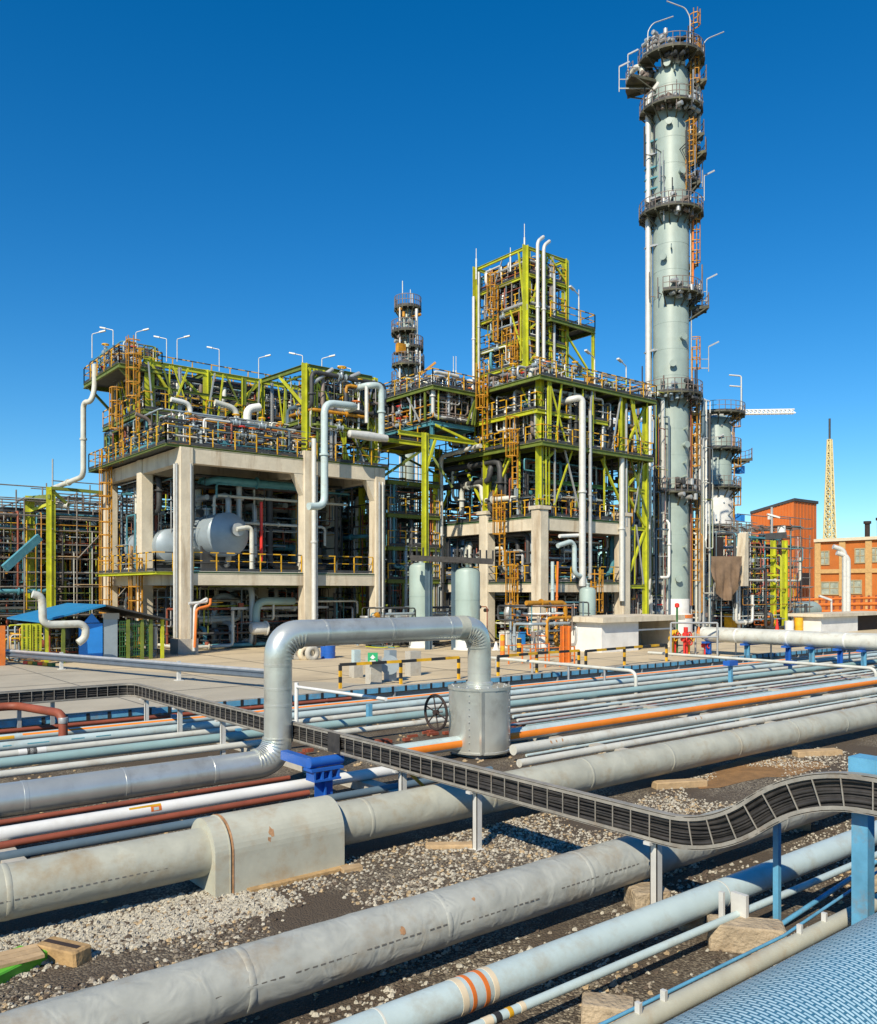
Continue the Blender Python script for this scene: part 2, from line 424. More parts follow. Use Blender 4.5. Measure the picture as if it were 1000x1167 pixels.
t, v, z, r = field_pipe('plain sage grey pipe running just behind the blue woven pipe', 1508, 1560, 'saddle_paint', zs=.35, u1=40, seg=24)
lv = v+r+.03
mb = MB(); mb.tube([(-4, lv, z+r*.55), (8.6, lv, z+r*.55)], .018, 6); mb.tube([(8.6, lv, z+r*.55), (11, lv+.25, z+r*.55), (13, lv+.25, z+.3)], .018, 6)
solo('conduit', mb, 'sky_blue', 'thin light blue conduit along the back of the sage grey pipe', 'conduit')
for px, py in ((728,1150),(912,1051),(940,1060),(757,1162)):
    u = pv(px, v)[0]; b = MB(); b.box(u-.02, u+.02, v-r*.3, v+r*.3, z+r*.9, z+r+.09); part('clip', b, 'galv_light', t)

t, v, z, r = field_pipe('thin pale blue pipe with a black and yellow band lying near the bottom edge', 1392.5, 1413, 'pale_blue', zs=.26, seg=18)
ring(t, 566, v, z, r, .07, 'black'); ring(t, 580, v, z, r, .05, 'yellow'); ring(t, 555, v, z, r, .10, 'cream'); ring(t, 594, v, z, r, .06, 'cream')
E_V, E_Z, E_R = v, z, r
t, v, z, r = field_pipe('pale blue pipe ringed by two orange bands in the foreground', 1307, 1376, 'pale_blue', zs=.24, seg=32)
for px, m_, w_ in ((529,'orange',.045),(544,'orange',.05),(519,'cream',.07),(554,'cream',.06)): ring(t, px, v, z, r, w_, m_)
ring(t, 430, v, z, r*1.001, .02, 'light_grey_pipe', 'weld'); ring(t, 820, v, z, r*1.001, .02, 'light_grey_pipe', 'weld')
D_V, D_Z, D_R = v, z, r

v, z, r = line_geom(1155, 1253, .2)
t, v, z, r = field_pipe('thick grey pipe with crinkled wrapping in the foreground', 1155, 1253, 'wrap_grey', zs=.2, seg=72, name='wrapped_pipe', u0=-2, u1=60, sub=.07, rf=crinkle(3.3, .042), bands=2.35)
for k, (xa, xb, da) in enumerate(((60,170,0),(230,500,3),(505,598,-4),(620,750,2))):
    b = MB(); ua = pv(xa, v)[0]; ub = pv(xb, v)[0]; a = R(8+da); q = 1.018*r
    n_ = int((ub-ua)/.09)
    for i in range(n_):
        if i % 9 == 8: continue
        x_ = ua+i*.09; b.beam((x_, v-CO(a)*r*1.004, z+S(a)*r*1.004), (x_+.055, v-CO(a)*r*1.004, z+S(a)*r*1.004), .008, .016)
    part('seam', b, 'seam_grey', t)
for px, da, sz in ((441,24,.05),(525,45,.035)):
    u = pv(px, v)[0]; rust_blot(t, v, z, r*1.022, u, da, sz)
C_V, C_Z, C_R = v, z, r

t, v, z, r = field_pipe('thick buff grey pipe passing through the concrete saddle', 985, 1051, 'wrap_buff', zs=.2, seg=48, name='wrapped_pipe', sub=.18, rf=crinkle(9.1, .018), bands=2.6, u0=-9, u1=95)
B_V, B_Z, B_R = v, z, r
b = MB(); q = 1.01*r; a = R(-2)
for i in range(70): b.beam((-2+i*.09, v-CO(a)*r*1.0, z+S(a)*r*1.0), (-2+i*.09+.05, v-CO(a)*r*1.0, z+S(a)*r*1.0), .008, .016)
part('seam', b, 'seam_grey', t)

RAW = [
 ('pipe with shade painted in as dark navy right behind the thick buff pipe', 971.5, 983.5, 'navy_pipe', None, 560, .15),  # left stretch of the cream pipe, its shade painted in as navy
 ('cream pipe beside the thick grey pipe in the right half', 968, 983, 'light_grey_pipe', 592, None, .15),
 ('rust brown primed pipe in front of the white pipe with a yellow mark', 959.5, 968, 'primer', None, 352, .2),
 ('white pipe carrying a yellow painted mark', 942.5, 959.5, 'white_pipe', None, 470, .2),
 ('pale grey pipe with tiny rust spots in front of the orange striped pipe', 940.5, 960, 'light_grey_pipe', 585, None, .2),
 ('thin rust red pipe under the big silver loop pipe', 934.5, 941, 'primer', None, 330, .25),
]
for lab, yt, yb, m_, x0, x1, zs in RAW: field_pipe(lab, yt, yb, m_, x0, x1, zs)
v, z, r, ua, ub = FIELD['white pipe carrying a yellow painted mark']
t = [o for o in C.objects if o.get('label') == 'white pipe carrying a yellow painted mark'][0]
u = pv(160, v)[0]; stripe(t, v, z, r*1.008, u-.22, u+.34, 40, 62, 'yellow', 'yellow_mark'); stripe(t, v, z, r*1.009, u+.15, u+.34, -5, 40, 'orange', 'orange_mark'); stripe(t, v, z, r*1.010, u+.2, u+.29, 2, 30, 'pale_blue', 'blue_mark')
v, z, r, ua, ub = FIELD['pale grey pipe with tiny rust spots in front of the orange striped pipe']
t = [o for o in C.objects if str(o.get('label')).startswith('pale grey pipe with tiny rust')][0]
for px in (625,631,638,790,796,908): u = pv(px, v)[0]; rust_blot(t, v, z, r*1.012, u, 35, .05)
# striped pipe
t, v, z, r = field_pipe('whitish pipe with a long bright orange stripe', 912, 936, 'pale_blue', 448, None, .2, seg=24)
ua, ub = FIELD['whitish pipe with a long bright orange stripe'][3:]
stripe(t, v, z, r*1.006, ua+.01, ub, -26, 30, 'stripe_orange')
# mid field
field_pipe('slender pale blue pipe squeezed beside the whitish slim pipe on the right', 889.5, 895.5, 'pale_blue', 585, None, .16)
field_pipe('slender teal grey pipe in the right half left of the thin grey one', 909.8, 912.6, 'teal_pipe', 600, None, .10)
field_pipe('narrow pale pipe between the two cream pipes at right', 961, 966.5, 'pale_blue', 600, None, .14)
t, v, z, r = field_pipe('thin pale pipe over the rusty debris between the pipes', 897, 902.5, 'light_grey_pipe', 590, None, .2)
t, v, z, r = field_pipe('thin grey pipe beside the pebbly strip on the right', 904, 909, 'galv', 575, None, .12)
t, v, z, r = field_pipe('slim whitish pipe between the silver pipe and the teal pipe', 878.5, 887.5, 'light_grey_pipe', None, None, .2)
t, v, z, r = field_pipe('teal grey pipe along the middle of the pipe field', 864, 876.5, 'teal_pipe', None, None, .22)
t, v, z, r = field_pipe('pale pipe carrying a black and white collar', 856.5, 864.5, 'light_grey_pipe', None, None, .24)
for px, m_, w_ in ((36,'black',.22),(30,'white_pipe',.36),(43,'white_pipe',.36)): ring(t, px, v, z, r, w_, m_, 'collar_band', 18)
t, v, z, r = field_pipe('pale blue pipe with faint teal stencil streaks', 846, 857, 'pale_blue', None, None, .24)
for a, b_ in ((2,12),(30,55),(80,95),(108,125)): stripe(t, v, z, r*1.006, pv(a, v)[0], pv(b_, v)[0], 8, 22, 'teal_steel', 'teal_streak')
t, v, z, r = field_pipe('white pipe with an orange stripe on top at the far edge of the field', 837.5, 846.5, 'pale_blue', None, None, .24)
ua = pv(25, v)[0]; stripe(t, v, z, r*1.006, ua, 120, 24, 58, 'stripe_orange'); stripe(t, v, z, r*1.008, U0, ua-.2, -10, 40, 'yellow')
FAR_V = v
t, v, z, r = field_pipe('rust purple pipe beneath the blue cable trough', 831.5, 836.5, 'primer', None, 400, .2)
RP = (v, z, r)
# sleepers across the field: concrete plinths (each its own thing)
k = 0
for u in (-4, 3, 10, 17, 24, 32, 40, 50, 62, 76):
    m_ = MB(); m_.box(u-.16, u+.16, 12.4, FAR_V+.4, 0, .2); k += 1
    solo('sleeper', m_, 'concrete_grey', 'low concrete sleeper under the middle rows of pipes', 'sleeper', 'concrete sleepers under the pipe rows')
# rust red branch pipe bridging over the pale pipes
v, z, r = RP; a = pv(18, v)[0]
pA = V((a, v, z+.12)); 
vS = line_geom(878.5, 887.5)[0]
e = pd(72, 861, 22.3)
mb = MB(); mb.tube([(-12, v-.02, .95), (a, v-.05, .95), (e.x, e.y, .95), (e.x, e.y, .1)], .115, 12)
solo('branch_pipe', mb, 'primer', 'rust red branch pipe crossing over the pale pipes with a bend down', 'pipe')
b = MB(); b.lathe((e.x, e.y, .70), [(.118, 0), (.122, .01), (.122, .14), (.118, .15)], 14); solo('pipe_sleeve', b, 'galv', 'grey sleeve on the down leg of the rust red branch', 'sleeve')
# blue cable trough along the yard edge
v, z, r = line_geom(822, 830, .3)
t = thing('cable_trough', 'low bright blue cable trough along the yard edge', 'cable tray', (0, v, .2))
b = MB(); b.box(U0, 110, v-.12, v-.10, .32, .5); b.box(U0, 110, v+.10, v+.12, .32, .5); b.mi = 1; u = U0
while u < 100: b.box(u, u+.1, v-.135, v-.123, .3, .52); u += .62
part('side_rail', b, ['sky_blue', 'black'], t)
b = MB(); b.box(U0, 110, v-.09, v+.09, .34, .42); part('cables', b, 'cable', t)
b = MB(); u = U0
while u < 100: b.box(u, u+.06, v-.1, v+.1, 0, .33); u += 3
part('feet', b, 'galv', t)

# ---------------------------------------------------------------- the big silver expansion loop
v, z, r = line_geom(893, 933, .24)
A_V = v
ul, Yl = pv(317, v); uR, Yr = pv(546.5, v); zt = pz(724, Yl)+.02
t = thing('loop_pipe', 'big silver clad pipe rising in a square loop over the field', 'pipe', (ul, v, 0))
jit = wrinkle(1.7, .0045)
b = MB(); b.tube([(-12, v, z), (ul, v, z), (ul, v, zt), (uR, v, zt), (uR, v, .6)], r, 48, fil=1.75*r, nf=10, rf=jit, sub=.5)
for u in [ul-1.5-1.75*i for i in range(8)]: b.lathe((u, v, z), [(r*1.004, -.04), (r*1.018, -.035), (r*1.018, .035), (r*1.004, .04)], 40, 'x')
for k in range(3): b.lathe((ul+1.1+k*(uR-ul-2.2)/2, v, zt), [(r*1.004, -.04), (r*1.018, -.03), (r*1.018, .03), (r*1.004, .04)], 40, 'x')
for zz in (1.75, 2.6, zt-1.15):
    b.lathe((ul, v, zz), [(r*1.004, -.03), (r*1.018, -.025), (r*1.018, .025), (r*1.004, .03)], 40)
b.lathe((uR, v, zt-1.15), [(r*1.004, -.03), (r*1.018, -.025), (r*1.018, .025), (r*1.004, .03)], 40)
# lobster-back segments on the elbows
def elbow_rings(c, a0, a1):
    for i in range(9):
        a = a0+(a1-a0)*i/8; rad = 1.75*r*.93; p = V(c)+V((CO(a)*rad, 0, S(a)*rad)); d = V((-S(a), 0, CO(a)))
        b.tube([p-d*.014, p+d*.014], r*1.014, 40)
q = 1.75*r
elbow_rings((ul-q, v, z+q), -PI/2, 0); elbow_rings((ul+q, v, zt-q), PI, PI/2); elbow_rings((uR-q, v, zt-q), PI/2, 0)
part('cladding', b, 'silver', t)
b = MB(); b.lathe((pv(526, v)[0], v, zt), [(r*1.007, -.2), (r*1.008, .1)], 40, 'x'); part('stained_band', b, 'wrap_buff', t)
# valve box jacket
zb = pz(782, Yr)
t = thing('valve_jacket', 'silver sheet metal valve jacket at the foot of the loop', 'valve jacket', (uR, v, .1))
RJ = 35.5/970*Yr
b = MB(); b.lathe((uR, v, 0), [(RJ, .12), (RJ, zb), (RJ*.97, zb+.01), (r*1.05, zb+.05)], 14); part('shell', b, 'silver', t)
b = MB(); b.lathe((uR, v, 0), [(RJ*1.0, zb-.05), (RJ*1.03, zb-.05), (RJ*1.03, zb+.02), (RJ*.98, zb+.03)], 14); b.lathe((uR, v, 0), [(RJ*1.0, .12), (RJ*1.02, .12), (RJ*1.02, .17), (RJ, .18)], 14); part('rim', b, 'silver', t)
for an in (R(232), R(338)):
    b = MB(); b.beam((uR+CO(an)*RJ*.96, v+S(an)*RJ*.96, .14), (uR+CO(an)*RJ*.96, v+S(an)*RJ*.96, zb-.06), .10, .14); part('lock_seam', b, 'silver', t)
b = MB(); b.box(uR-.5, uR+.5, v-.5, v+.5, 0, .13); part('plinth', b, 'concrete_grey', t)
b = MB()
for k in range(16): a = 2*PI*k/16; b.lathe((uR+CO(a)*RJ*.86, v+S(a)*RJ*.86, zb), [(.03,0),(.03,.05),(.001,.052)], 6)
for an in (R(210), R(232), R(300), R(338)):
    for k in range(9): p_ = V((uR+CO(an)*RJ*1.003, v+S(an)*RJ*1.003, .25+k*(zb-.4)/8)); b.lathe(p_, [(.016,-.012),(.016,.012),(.001,.013)], 6)
part('bolts', b, 'galv', t)
b = MB(); b.lathe((uR, v, 0), [(r*1.02, zb+.05), (r*1.16, zb+.05), (r*1.16, zb+.10), (r*1.02, zb+.13)], 36); part('collar', b, 'silver', t)
# hand wheel left of the jacket
cw = pd(497, 812, Yr-.15)
t = thing('hand_wheel', 'black spoked valve wheel sticking out left of the silver jacket', 'valve wheel', cw)
rw = 19.5/970*Yr
b = MB(); b.torus(cw, rw, .035, 'x', 28, 8); part('wheel_rim', b, 'soot', t)
b = MB()
for i in range(6): a = PI*i/3+.3; b.tube([cw, cw+V((0, CO(a)*rw, S(a)*rw))], .018, 6)
b.lathe(cw, [(.07,-.06),(.07,.06)], 10, 'x'); part('spokes', b, 'soot', t)
b = MB(); b.tube([cw, (uR-RJ*.9, cw.y+.05, cw.z)], .04, 8); part('stem', b, 'galv', t)

# blue T support under the loop
c = pg(369, 917, 0); pz1 = pz(863, 17.0)
vs = c.y
t = thing('blue_support', 'bright blue T shaped pipe support beside the concrete saddle', 'pipe support', (c.x, c.y, 0))
b = MB(); b.ibeam((c.x, c.y, 0), (c.x, c.y, pz1-.22), .22, .20); part('post', b, 'blue', t)
b = MB(); b.box(c.x-.36, c.x+.36, c.y-.16, c.y+.16, pz1-.16, pz1-.11)
for du in (-.28, -.1, .08, .26): b.box(c.x+du-.02, c.x+du+.02, c.y-.15, c.y+.15, pz1-.32, pz1-.16)
b.box(c.x-.3, c.x+.3, c.y-.17, c.y+.17, pz1-.36, pz1-.32); part('bracket', b, 'blue', t)
b = MB(); b.tube([(c.x-.34, c.y-.02, pz1), (c.x+.40, c.y-.02, pz1)], .10, 16); part('saddle_tube', b, 'blue', t)
b = MB(); b.box(c.x-.32, c.x-.16, c.y, c.y+1.15, pz1-.11, pz1+.07); part('cross_beam', b, 'blue', t)
b = MB(); b.box(c.x-.25, c.x+.25, c.y-.25, c.y+.25, 0, .03); part('base_plate', b, 'blue', t)

# ---------------------------------------------------------------- concrete saddle over the buff pipe
v, z, r = B_V, B_Z, B_R
u0, u1 = pv(262, v-r)[0], pv(388, v-r)[0]
t = thing('pipe_saddle', 'painted saddle block arching over the thick buff pipe', 'pipe saddle', ((u0+u1)/2, v, 0))
def arch(k, ra, ua, ub, zb=.02):
    poly = [(v-ra, zb)]+[(v-CO(PI*i/20)*ra, z+.02+S(PI*i/20)*ra) for i in range(21)]+[(v+ra, zb)]
    k.prism(poly, 'x', ua, ub)
    for f in range(len(k.f)): k.s[f] = False
b = MB(); arch(b, r*1.36, u0, u1); part('block', b, 'saddle_paint', t)
b = MB(); arch(b, r*1.375, u0-.012, u0+.008); part('end_rim', b, 'rust_stain', t)
b = MB(); arch(b, r*1.36, u0-.05, u0-.035); arch(b, r*1.33, u0-.26, u0-.04); part('end_collar', b, 'saddle_paint', t)
b = MB(); b.box(u0+.2, u1+.05, v-r*1.36-.12, v+r*1.5, 0, .05); part('foot', b, 'wood', t)
u = pv(303, v-r*1.3)[0]
for da, sz in ((26, .07), (14, .04)):
    rust_blot(t, v, z+.02, r*1.364, u+da*.004, da, sz)

# ---------------------------------------------------------------- cable tray on edge
TU = 9.0; TV = 26.0; HW = .195; ZT = 1.17; ZH = 2.08
ctr = [(-13, TV, ZT), (TU, TV, ZT), (TU, 5.9, ZT), (TU, 4.75, ZH), (TU, 1.6, ZH)]
# centre line with round bends
def smooth(P, fil, nf=10):
    P = [V(p) for p in P]; out = [P[0]]
    for i in range(1, len(P)-1):
        a, b_, c_ = P[i-1], P[i], P[i+1]; l = min(fil[i-1], (a-b_).length*.48, (c_-b_).length*.48)
        p0 = b_+(a-b_).normalized()*l; p2 = b_+(c_-b_).normalized()*l
        for k_ in range(nf+1): s_ = k_/nf; out.append(p0*(1-s_)**2+b_*2*s_*(1-s_)+p2*s_*s_)
    out.append(P[-1]); return out
cl = smooth(ctr, (.5, .72, .72))
def frame(i):
    d = (cl[min(i+1, len(cl)-1)]-cl[max(i-1, 0)]).normalized()
    side = V((-d.y, d.x, 0)); 
    if side.length < 1e-3: side = V((1,0,0))
    side.normalize(); return d, side, d.cross(side)*-1 if d.cross(side).z < 0 else d.cross(side)
dense0 = []
for i in range(len(cl)-1):
    n_ = max(1, int((cl[i+1]-cl[i]).length/.02))
    for k_ in range(n_): dense0.append((i, cl[i].lerp(cl[i+1], k_/n_)))
t = thing('cable_tray', 'long galvanised cable ladder standing on edge and crammed with black cables', 'cable tray', (TU, 10, 0))
def sweep(mb, prof):   # prof: closed list of (side, up) offsets
    n0 = len(mb.v); N_ = len(prof)
    for i, p in enumerate(cl):
        d, s_, u_ = frame(i)
        for a, b_ in prof: mb.v.append(tuple(p+s_*a+u_*b_))
    for i in range(len(cl)-1):
        for k_ in range(N_): k2 = (k_+1) % N_; mb.face((n0+i*N_+k_, n0+i*N_+k2, n0+(i+1)*N_+k2, n0+(i+1)*N_+k_))
def sq(a, b_, c_, d_): return [(a, c_), (b_, c_), (b_, d_), (a, d_)]
for nm, s_ in (('upper_rail', 1), ('lower_rail', -1)):
    b = MB()
    sweep(b, sq(-.055, .055, s_*HW-.008, s_*HW+.008)); sweep(b, sq(-.055, -.045, s_*HW-(.05 if s_ > 0 else 0), s_*HW+(0 if s_ > 0 else .05))); sweep(b, sq(.045, .055, s_*HW-(.05 if s_ > 0 else 0), s_*HW+(0 if s_ > 0 else .05)))
    part(nm, b, 'tray_steel', t)
rnd = random.Random(4); nc = 9     # separate cables, each with its own sag, thickness and lie
for k_ in range(nc):
    o_ = -HW+.045+(2*HW-.09)*k_/(nc-1); w_ = rnd.choice((.014,.018,.023,.027)); ph = rnd.uniform(0, 6); fr = rnd.uniform(.5, 1.6); am = rnd.uniform(.006, .022); of = rnd.uniform(-.018, .018)
    pts = []; run = 0
    for i, (k2_, p) in enumerate(dense0):
        if i % 6: continue
        d, s_, u_ = frame(k2_); run = i*.02
        pts.append(p+s_*(of+.012*S(run*fr*.7+ph))+u_*(o_+am*S(run*fr+ph)+.5*am*S(run*fr*2.7)))
    b = MB(); b.tube(pts, w_, 6, fil=.0); part('cable', b, rnd.choice(('cable','cable','cable','cable_grey')), t)
b = MB(); sweep(b, sq(.03, .04, -HW+.02, HW-.02)); part('tray_floor', b, 'cable', t)
acc = 0; last = cl[0]; nxt = .2; RG = []
for i, p in dense0:
    acc += (p-last).length; last = p
    if acc >= nxt: RG.append((i, p)); nxt += .30
RG.sort(key=lambda q: (q[1]-V((0, 0, EYE))).length); rest = MB()
for k_, (i, p) in enumerate(RG):
    d, s_, u_ = frame(i); b = MB() if k_ < 99 else rest
    for o_, w_ in ((-.05, .014), (.05, .022)): b.beam(p+s_*o_-u_*(HW-.01), p+s_*o_+u_*(HW-.01), w_, .011)
    if k_ < 99: part('rung', b, 'tray_steel', t)
part('rungs', rest, 'tray_steel', t)['kind'] = 'stuff'
def tray_post(px, py):
    u_ = TU+.11; vv, Y_ = pu(px, u_); zb = 0; zt_ = ZT-HW-.01 if vv > 6 else ZT
    b = MB(); b.box(u_-.055, u_+.055, vv-.055, vv-.043, zb, zt_); b.box(u_-.055, u_-.043, vv-.055, vv+.055, zb, zt_); b.box(u_-.055, u_+.055, vv+.043, vv+.055, zb, zt_); b.box(u_-.1, u_+.1, vv-.1, vv+.1, zb, .012); b.box(u_-.2, u_+.04, vv-.05, vv+.05, zt_-.04, zt_)
    part('post', b, 'galv_light', t)
for px in (167, 205, 254, 459, 544, 748): tray_post(px, 0)
for px in (22, 60): 
    u_ = pv(px, TV+.12)[0]; b = MB(); b.box(u_-.05, u_+.05, TV+.08, TV+.18, 0, ZT-HW); part('post', b, 'galv', t)
b = MB(); vv = pu(1003, TU)[0]; p_ = V((TU, 12.6, ZT))
vv = pu(384, TU)[0]; b.box(TU-.075, TU-.066, vv-.22, vv+.22, ZT-HW, ZT+HW); part('splice_plate', b, 'cable', t)
# brace at the post beside the buff pipe
b = MB(); vv = pu(459, TU)[0]; b.beam((TU+.12, vv, ZT-HW-.03), (TU+.85, vv-.1, .25), .06, .05); part('brace', b, 'amber', t)

# blue column and thin blue post carrying the tray
u_ = TU+.22; vv, Y_ = pu(984, u_)
t = thing('blue_column', 'weathered light blue column with a cap box behind the cable tray', 'column', (u_, vv, 0))
b = MB(); b.box(u_-.08, u_+.08, vv-.085, vv+.085, .03, ZH+.02); part('shaft', b, 'sky_blue', t)
b = MB(); b.box(u_-.12, u_+.14, vv-.45, vv+.10, ZH+.02, ZH+.34); part('cap_box', b, 'sky_blue', t)
b = MB(); b.box(u_-.18, u_+.18, vv-.18, vv+.18, 0, .03); part('base_plate', b, 'sky_blue', t)
c = pg(886, 1062, 0)
t = thing('blue_post', 'thin light blue post under the bend of the cable tray', 'post', (c.x, c.y, 0))
b = MB(); b.box(c.x-.035, c.x+.035, c.y-.035, c.y+.035, .02, 1.36); part('shaft', b, 'sky_blue', t)
b = MB(); b.box(c.x-.08, c.x+.08, c.y-.08, c.y+.08, 0, .02); part('base_plate', b, 'sky_blue', t)
b = MB(); b.tube([c+V((.05,0,.06)), (c.x+2.6, c.y-.02, .34)], .032, 8)
solo('conduit', b, 'sky_blue', 'light blue conduit starting at the foot of the thin light blue post', 'conduit')

# ---------------------------------------------------------------- timber, blocks
def block(name, px, py, l, wd, h, ang, m, label, cat, z=0, bev=.02):
    c = pg(px, py, z); b = MB(); p = [(-l/2+bev,-wd/2),(l/2-bev,-wd/2),(l/2,-wd/2+bev),(l/2,wd/2-bev),(l/2-bev,wd/2),(-l/2+bev,wd/2),(-l/2,wd/2-bev),(-l/2,-wd/2+bev)]
    ca, sa = CO(R(ang)), S(R(ang))
    rr = random.Random(int(px*7+py))
    n = len(b.v)
    for zz, k_ in ((z, 1), (z+h-bev, 1), (z+h, .94)):
        for x_, y_ in p:
            x2 = x_*k_+rr.uniform(-.008, .008); y2 = y_*k_+rr.uniform(-.006, .006)
            b.v.append((c.x+x2*ca-y2*sa, c.y+x2*sa+y2*ca, zz+rr.uniform(-.004, .004)))
    for j in (0, 8):
        for k_ in range(8): b.face((n+j+k_, n+j+(k_+1)%8, n+j+8+(k_+1)%8, n+j+8+k_))
    b.face([n+k_ for k_ in range(8)][::-1]); b.face([n+16+k_ for k_ in range(8)])
    return solo(name, b, m, label, cat), c
o, c = block('timber_block', 72, 1093, .62, .26, .17, -62, 'wood', 'squared timber block lying alone in the gravel at the left', 'timber')
b = MB(); a = R(-62); d = V((CO(a), S(a), 0)); b.beam(c+d*-.27+V((0,0,.168)), c+d*.24+V((0,0,.168)), .07, .012); part('scorch_strip', b, 'soot', o)
o, c = block('green_block', 8, 1108, .75, .42, .13, 29, 'green_paint', 'bright green painted block with a board on top at the left edge', 'block')
b = MB(); 
for k_ in range(3): b.box(c.x-.36+.01, c.x+.34, c.y-.19+.13*k_, c.y-.07+.13*k_, .13, .165)
part('board', b, 'plank', o)
b = MB(); p_ = pg(33, 1099, 0); b.tube([p_+V((-.1,0,.05)), p_+V((.25,.1,.05))], .05, 8); solo('iron_stub', b, 'soot', 'dark iron stub between the green block and the timber', 'stub')
block('timber_plank', 518, 966, .95, .2, .07, -36, 'plank', 'weathered plank lying at the foot of a tray post', 'timber')
block('stone_block', 738, 1032, .5, .42, .24, -30, 'stone_buff', 'rough buff block between the two foreground pipes', 'block')
block('stone_block', 850, 1080, .85, .36, .30, -52, 'stone_buff', 'large buff sleeper block under the thin pale blue pipe', 'block')
block('stone_block', 786, 1056, .30, .3, .22, -40, 'stone_buff', 'small buff block just left of the large sleeper block', 'block')
block('stone_block', 693, 1166, .5, .30, .22, -52, 'stone_buff', 'buff block with a dark top at the very bottom edge', 'block')
block('stone_block', 905, 943, .5, .4, .3, -50, 'stone_buff', 'buff block in the shade beneath the tray bend', 'block')
block('stone_block', 1000, 1012, .4, .35, .25, -50, 'stone_buff', 'buff block behind the weathered blue column', 'block')
block('timber_plank', 775, 897, 1.2, .25, .14, -25, 'plank', 'pale plank by the brown dirt under the thick buff pipe', 'timber')
block('timber_plank', 932, 861, 1.3, .28, .14, -25, 'plank', 'pale plank near the right edge before the thick buff pipe', 'timber')
block('timber_wedge', 401, 992, .34, .16, .06, -10, 'plank', 'small timber wedge at the right foot of the saddle block', 'timber')
u_ = pv(845, E_V)[0]
for lab, bx in (('small white clip low on the thin pale blue pipe above the large buff block', (u_-.09, u_-.03, E_V-.12, E_V+.08, .26, .56)), ('taller white peg beside the clip on the thin pale blue pipe', (u_-.35, u_-.31, E_V+.02, E_V+.08, 0, .62))):
    b = MB(); b.box(*bx); solo('pipe_clip', b, 'galv_light', lab, 'clip')
# ---------------------------------------------------------------- gravel stones lying on the ground (uncountable)
def gravel(seed, regions, m, name):
    rr = random.Random(seed); b = MB()
    for (x0, x1, v0, v1, cnt, smin, smax) in regions:
        for i in range(cnt):
            u_ = rr.uniform(x0, x1); vv = rr.uniform(v0, v1)
            if NZ.noise(V((u_*.55+3, vv*.9, .3)))+rr.uniform(-.25, .25) < (.11 if u_ > 5.8 or vv < g1[0] else (-.25 if vv > g1[1]-1.3 else .08)): continue
            s_ = rr.uniform(smin, smax)*(1 if rr.random() < .9 else 1.5); n = len(b.v)
            yaw = rr.uniform(0, 6.28)
            for k_ in range(5):
                a_ = yaw+2*PI*k_/5; q = s_*rr.uniform(.75, 1.25); b.v.append((u_+CO(a_)*q, vv+S(a_)*q*.8, s_*rr.uniform(.0, .3)))
            tx = rr.uniform(-.3, .3)*s_; ty = rr.uniform(-.3, .3)*s_
            for k_ in range(5):
                a_ = yaw+.3+2*PI*k_/5; q = s_*rr.uniform(.4, .7); b.v.append((u_+tx+CO(a_)*q, vv+ty+S(a_)*q*.8, s_*rr.uniform(.6, .95)))
            for k_ in range(5): b.face((n+k_, n+(k_+1)%5, n+5+(k_+1)%5, n+5+k_))
            b.face([n+5+k_ for k_ in range(5)])
    tag(b.build(name, m, None, (0,0,0)), kind='stuff')
g1 = (C_V+C_R*.4, B_V-B_R*.3)
g2 = (D_V+D_R*.4, C_V-C_R*.2); g3 = (vB+RB, D_V)
gravel(1, [(-1, 6.5, g1[0], g1[1], 4200, .012, .034), (2.2, 5.6, g1[1]-1.25, g1[1]+.1, 4200, .014, .036), (6, 20, g1[0], g1[1], 9500, .012, .034), (20, 60, g1[0], g1[1], 7500, .02, .042), (2, 24, *g2, 2600, .012, .034), (2, 14, *g3, 1700, .012, .034)], 'pebble_light', 'gravel_stones')
gravel(2, [(-1, 6.5, g1[0], g1[1], 4200, .01, .032), (6, 22, g1[0], g1[1], 7200, .01, .032), (2, 24, *g2, 2200, .01, .032), (2, 14, *g3, 2400, .01, .034)], 'pebble_mid', 'gravel_stones')
gravel(3, [(-1, 6.5, g1[0], g1[1], 4200, .01, .034), (6, 22, g1[0], g1[1], 4800, .01, .03), (2, 24, *g2, 1400, .02, .04), (2, 14, *g3, 2600, .01, .035)], 'pebble_dark', 'gravel_stones')
gravel(4, [(-1, 20, g1[0], g1[1], 5200, .01, .036), (10, 45, B_V+B_R, FAR_V, 3500, .03, .06), (-8, 10, B_V+B_R, FAR_V, 1500, .03, .05), (2, 14, *g3, 500, .025, .05)], 'pebble_tan', 'gravel_stones')
# scraps of rusty debris along the pebbly strips
b = MB(); rr = random.Random(8); va, _, _ = line_geom(888, 896)
for i in range(260):
    u_ = rr.uniform(-10, 60); vv = va+rr.uniform(-.35, .35); b.cbox((u_, vv, rr.uniform(.03, .12)), rr.uniform(.05, .4), rr.uniform(.05, .15), .08)
tag(b.build('rusty_debris', 'primer', None, (0,0,0)), kind='stuff')
